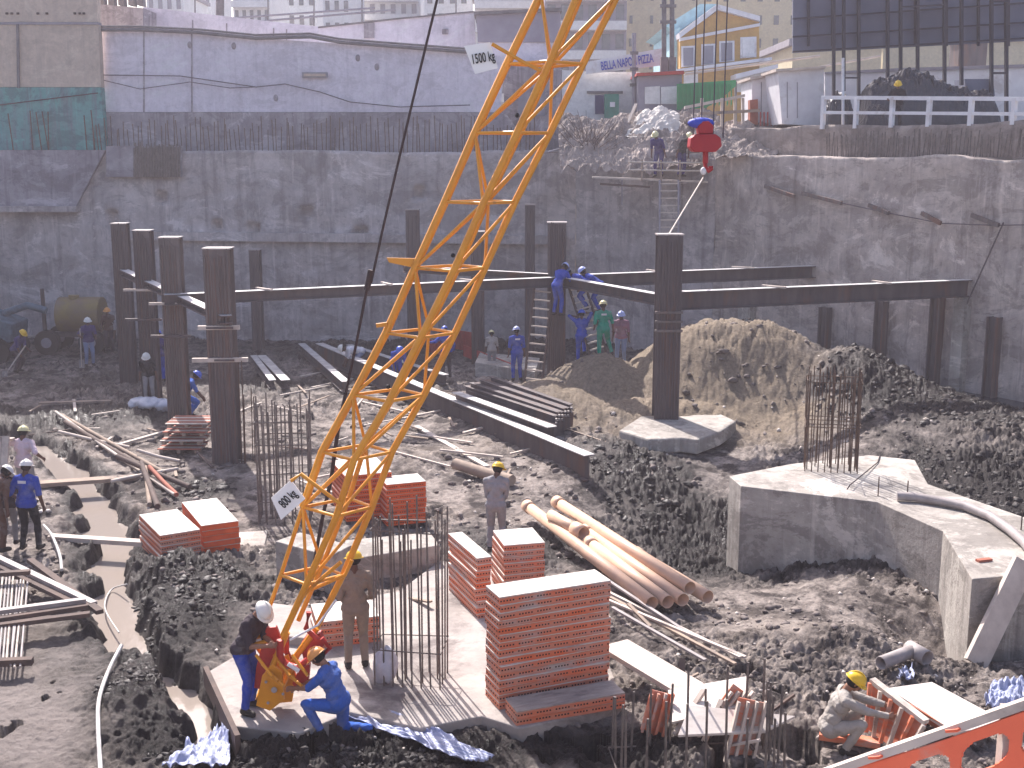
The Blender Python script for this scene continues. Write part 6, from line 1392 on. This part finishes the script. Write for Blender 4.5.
p = atZ(492, 372, .1); person(p, 95, 'worker in yellow helmet half hidden behind the red shutter', 'olive', 'grey', 'cream', .85, lean=15)
# left row
p = atZ(188, 416, .15); person(p, 20, 'worker in bright blue with purple blue helmet crouching beside the second left pile', 'bright', 'bright', 'blue', 1.0, pelvis=(0, -.1, .62), lean=30, head=(0, 15), hands=((.1, .5, .45), (.3, .5, .4)), khint=((-.2, 1, .3), (.2, 1, .3)))
p = atZ(160, 382, .15); person(p, 100, 'worker in blue standing between the second and third left piles', 'purple', 'royal', 'blue', 1.0, lean=6)
p = atZ(150, 402, .15); person(p, -80, 'worker with white cap in dark clothes behind the white sacks', 'black', 'grey', 'white', .95, lean=25)
p = atZ(90, 366, .1); person(p, -60, 'worker in dark purple shirt and pale jeans leaning on a shovel', 'purple', 'jeans', 'white', 1.02, hands=((-.2, .3, 1.05), (.3, .25, 1.1)))
o = MB().tube([Vector(p) + Vector((-.25, -.15, 0)), Vector(p) + Vector((-.2, -.2, 1.4))], .022, 6).build('shaft', M['timber_pale']); sh_ = empty('shovel', 'shovel with pale shaft held by the worker in pale jeans', 'shovel', tuple(Vector(p) + Vector((-.25, -.15, 0)))); o.parent = sh_; o.data.transform(Matrix.Translation(-Vector(sh_.location)))
o = MB().slab([(-.1, 0, -.05), (.1, 0, -.05), (.09, .02, .25), (-.09, .02, .25)], (0, .01, 0)).build('blade', M['pipe_grey']); o.parent = sh_
p = atZ(123, 358, .1); person(p, -80, 'worker in grey shirt and grey helmet before the farthest left pile', 'grey', 'brown', 'white', 1.0)
p = atZ(110, 352, .1); person(p, -80, 'worker in brown red shirt and orange helmet before the yellow tank', 'maroon', 'brown', 'orange', 1.0)
p = atZ(17, 372, .1); person(p, -20, 'worker in purple shirt and yellow helmet digging at the far left', 'purple', 'brown', 'yellow', 1.0, lean=30, pelvis=(0, 0, .82), hands=((-.1, .5, .8), (.2, .4, .6)))
o = MB().tube([Vector(p) + Vector((.5, -.3, 1.0)), Vector(p) + Vector((-.15, -.7, 0))], .025, 6).build('shaft', M['timber_pale']); sh_ = empty('shovel', 'shovel with pale shaft of the digging worker at the far left', 'shovel', tuple(Vector(p) + Vector((-.15, -.7, 0)))); o.parent = sh_; o.data.transform(Matrix.Translation(-Vector(sh_.location)))
o = MB().slab([(-.1, 0, -.1), (.1, 0, -.1), (.09, .02, .15), (-.09, .02, .15)], (0, .01, 0)).build('blade', M['pipe_grey']); o.parent = sh_
# on the access platform and by the railing
b0 = atY(662, 177, 44.3); person((b0[0] - .1, 44.4, b0[2]), -120, 'left worker bending on the scaffold platform at the back corner', 'purple', 'purple', 'cream', 1.0, lean=35, head=(0, 0), group='workers on the scaffold platform')
b0 = atY(678, 177, 44.3); person((b0[0] + .1, 44.4, b0[2]), -60, 'right worker bending on the scaffold platform at the back corner', 'black', 'purple', 'cream', 1.0, lean=40, head=(0, 0), group='workers on the scaffold platform')
p = rail_pt(896, 127, 1.3); person((p.x, p.y, 8.35), -110, 'worker in yellow helmet leaning on the white railing', 'black', 'black', 'yellow', .93, lean=22, hands=((-.2, .35, 1.05), (.3, .35, 1.05)))
# ================================================================ DUSTY AIR
hz = MB().box((0, 40, 10), (90, 120, 27)); hz = hz.build('haze', None) if False else hz.build('haze', [bpy.data.materials.new('dusty_air')]); tag(hz, 'pale dusty backlit air filling the pit', 'haze', kind='stuff')
hm_ = hz.data.materials[0]; hm_.use_nodes = True; hn = hm_.node_tree; hn.nodes.remove(hn.nodes['Principled BSDF']); pv = hn.nodes.new('ShaderNodeVolumePrincipled')
pv.inputs['Color'].default_value = (1.0, 0.9, 0.97, 1); pv.inputs['Density'].default_value = 0.0012; pv.inputs['Anisotropy'].default_value = 0.3
hn.links.new(pv.outputs[0], hn.nodes['Material Output'].inputs['Volume'])
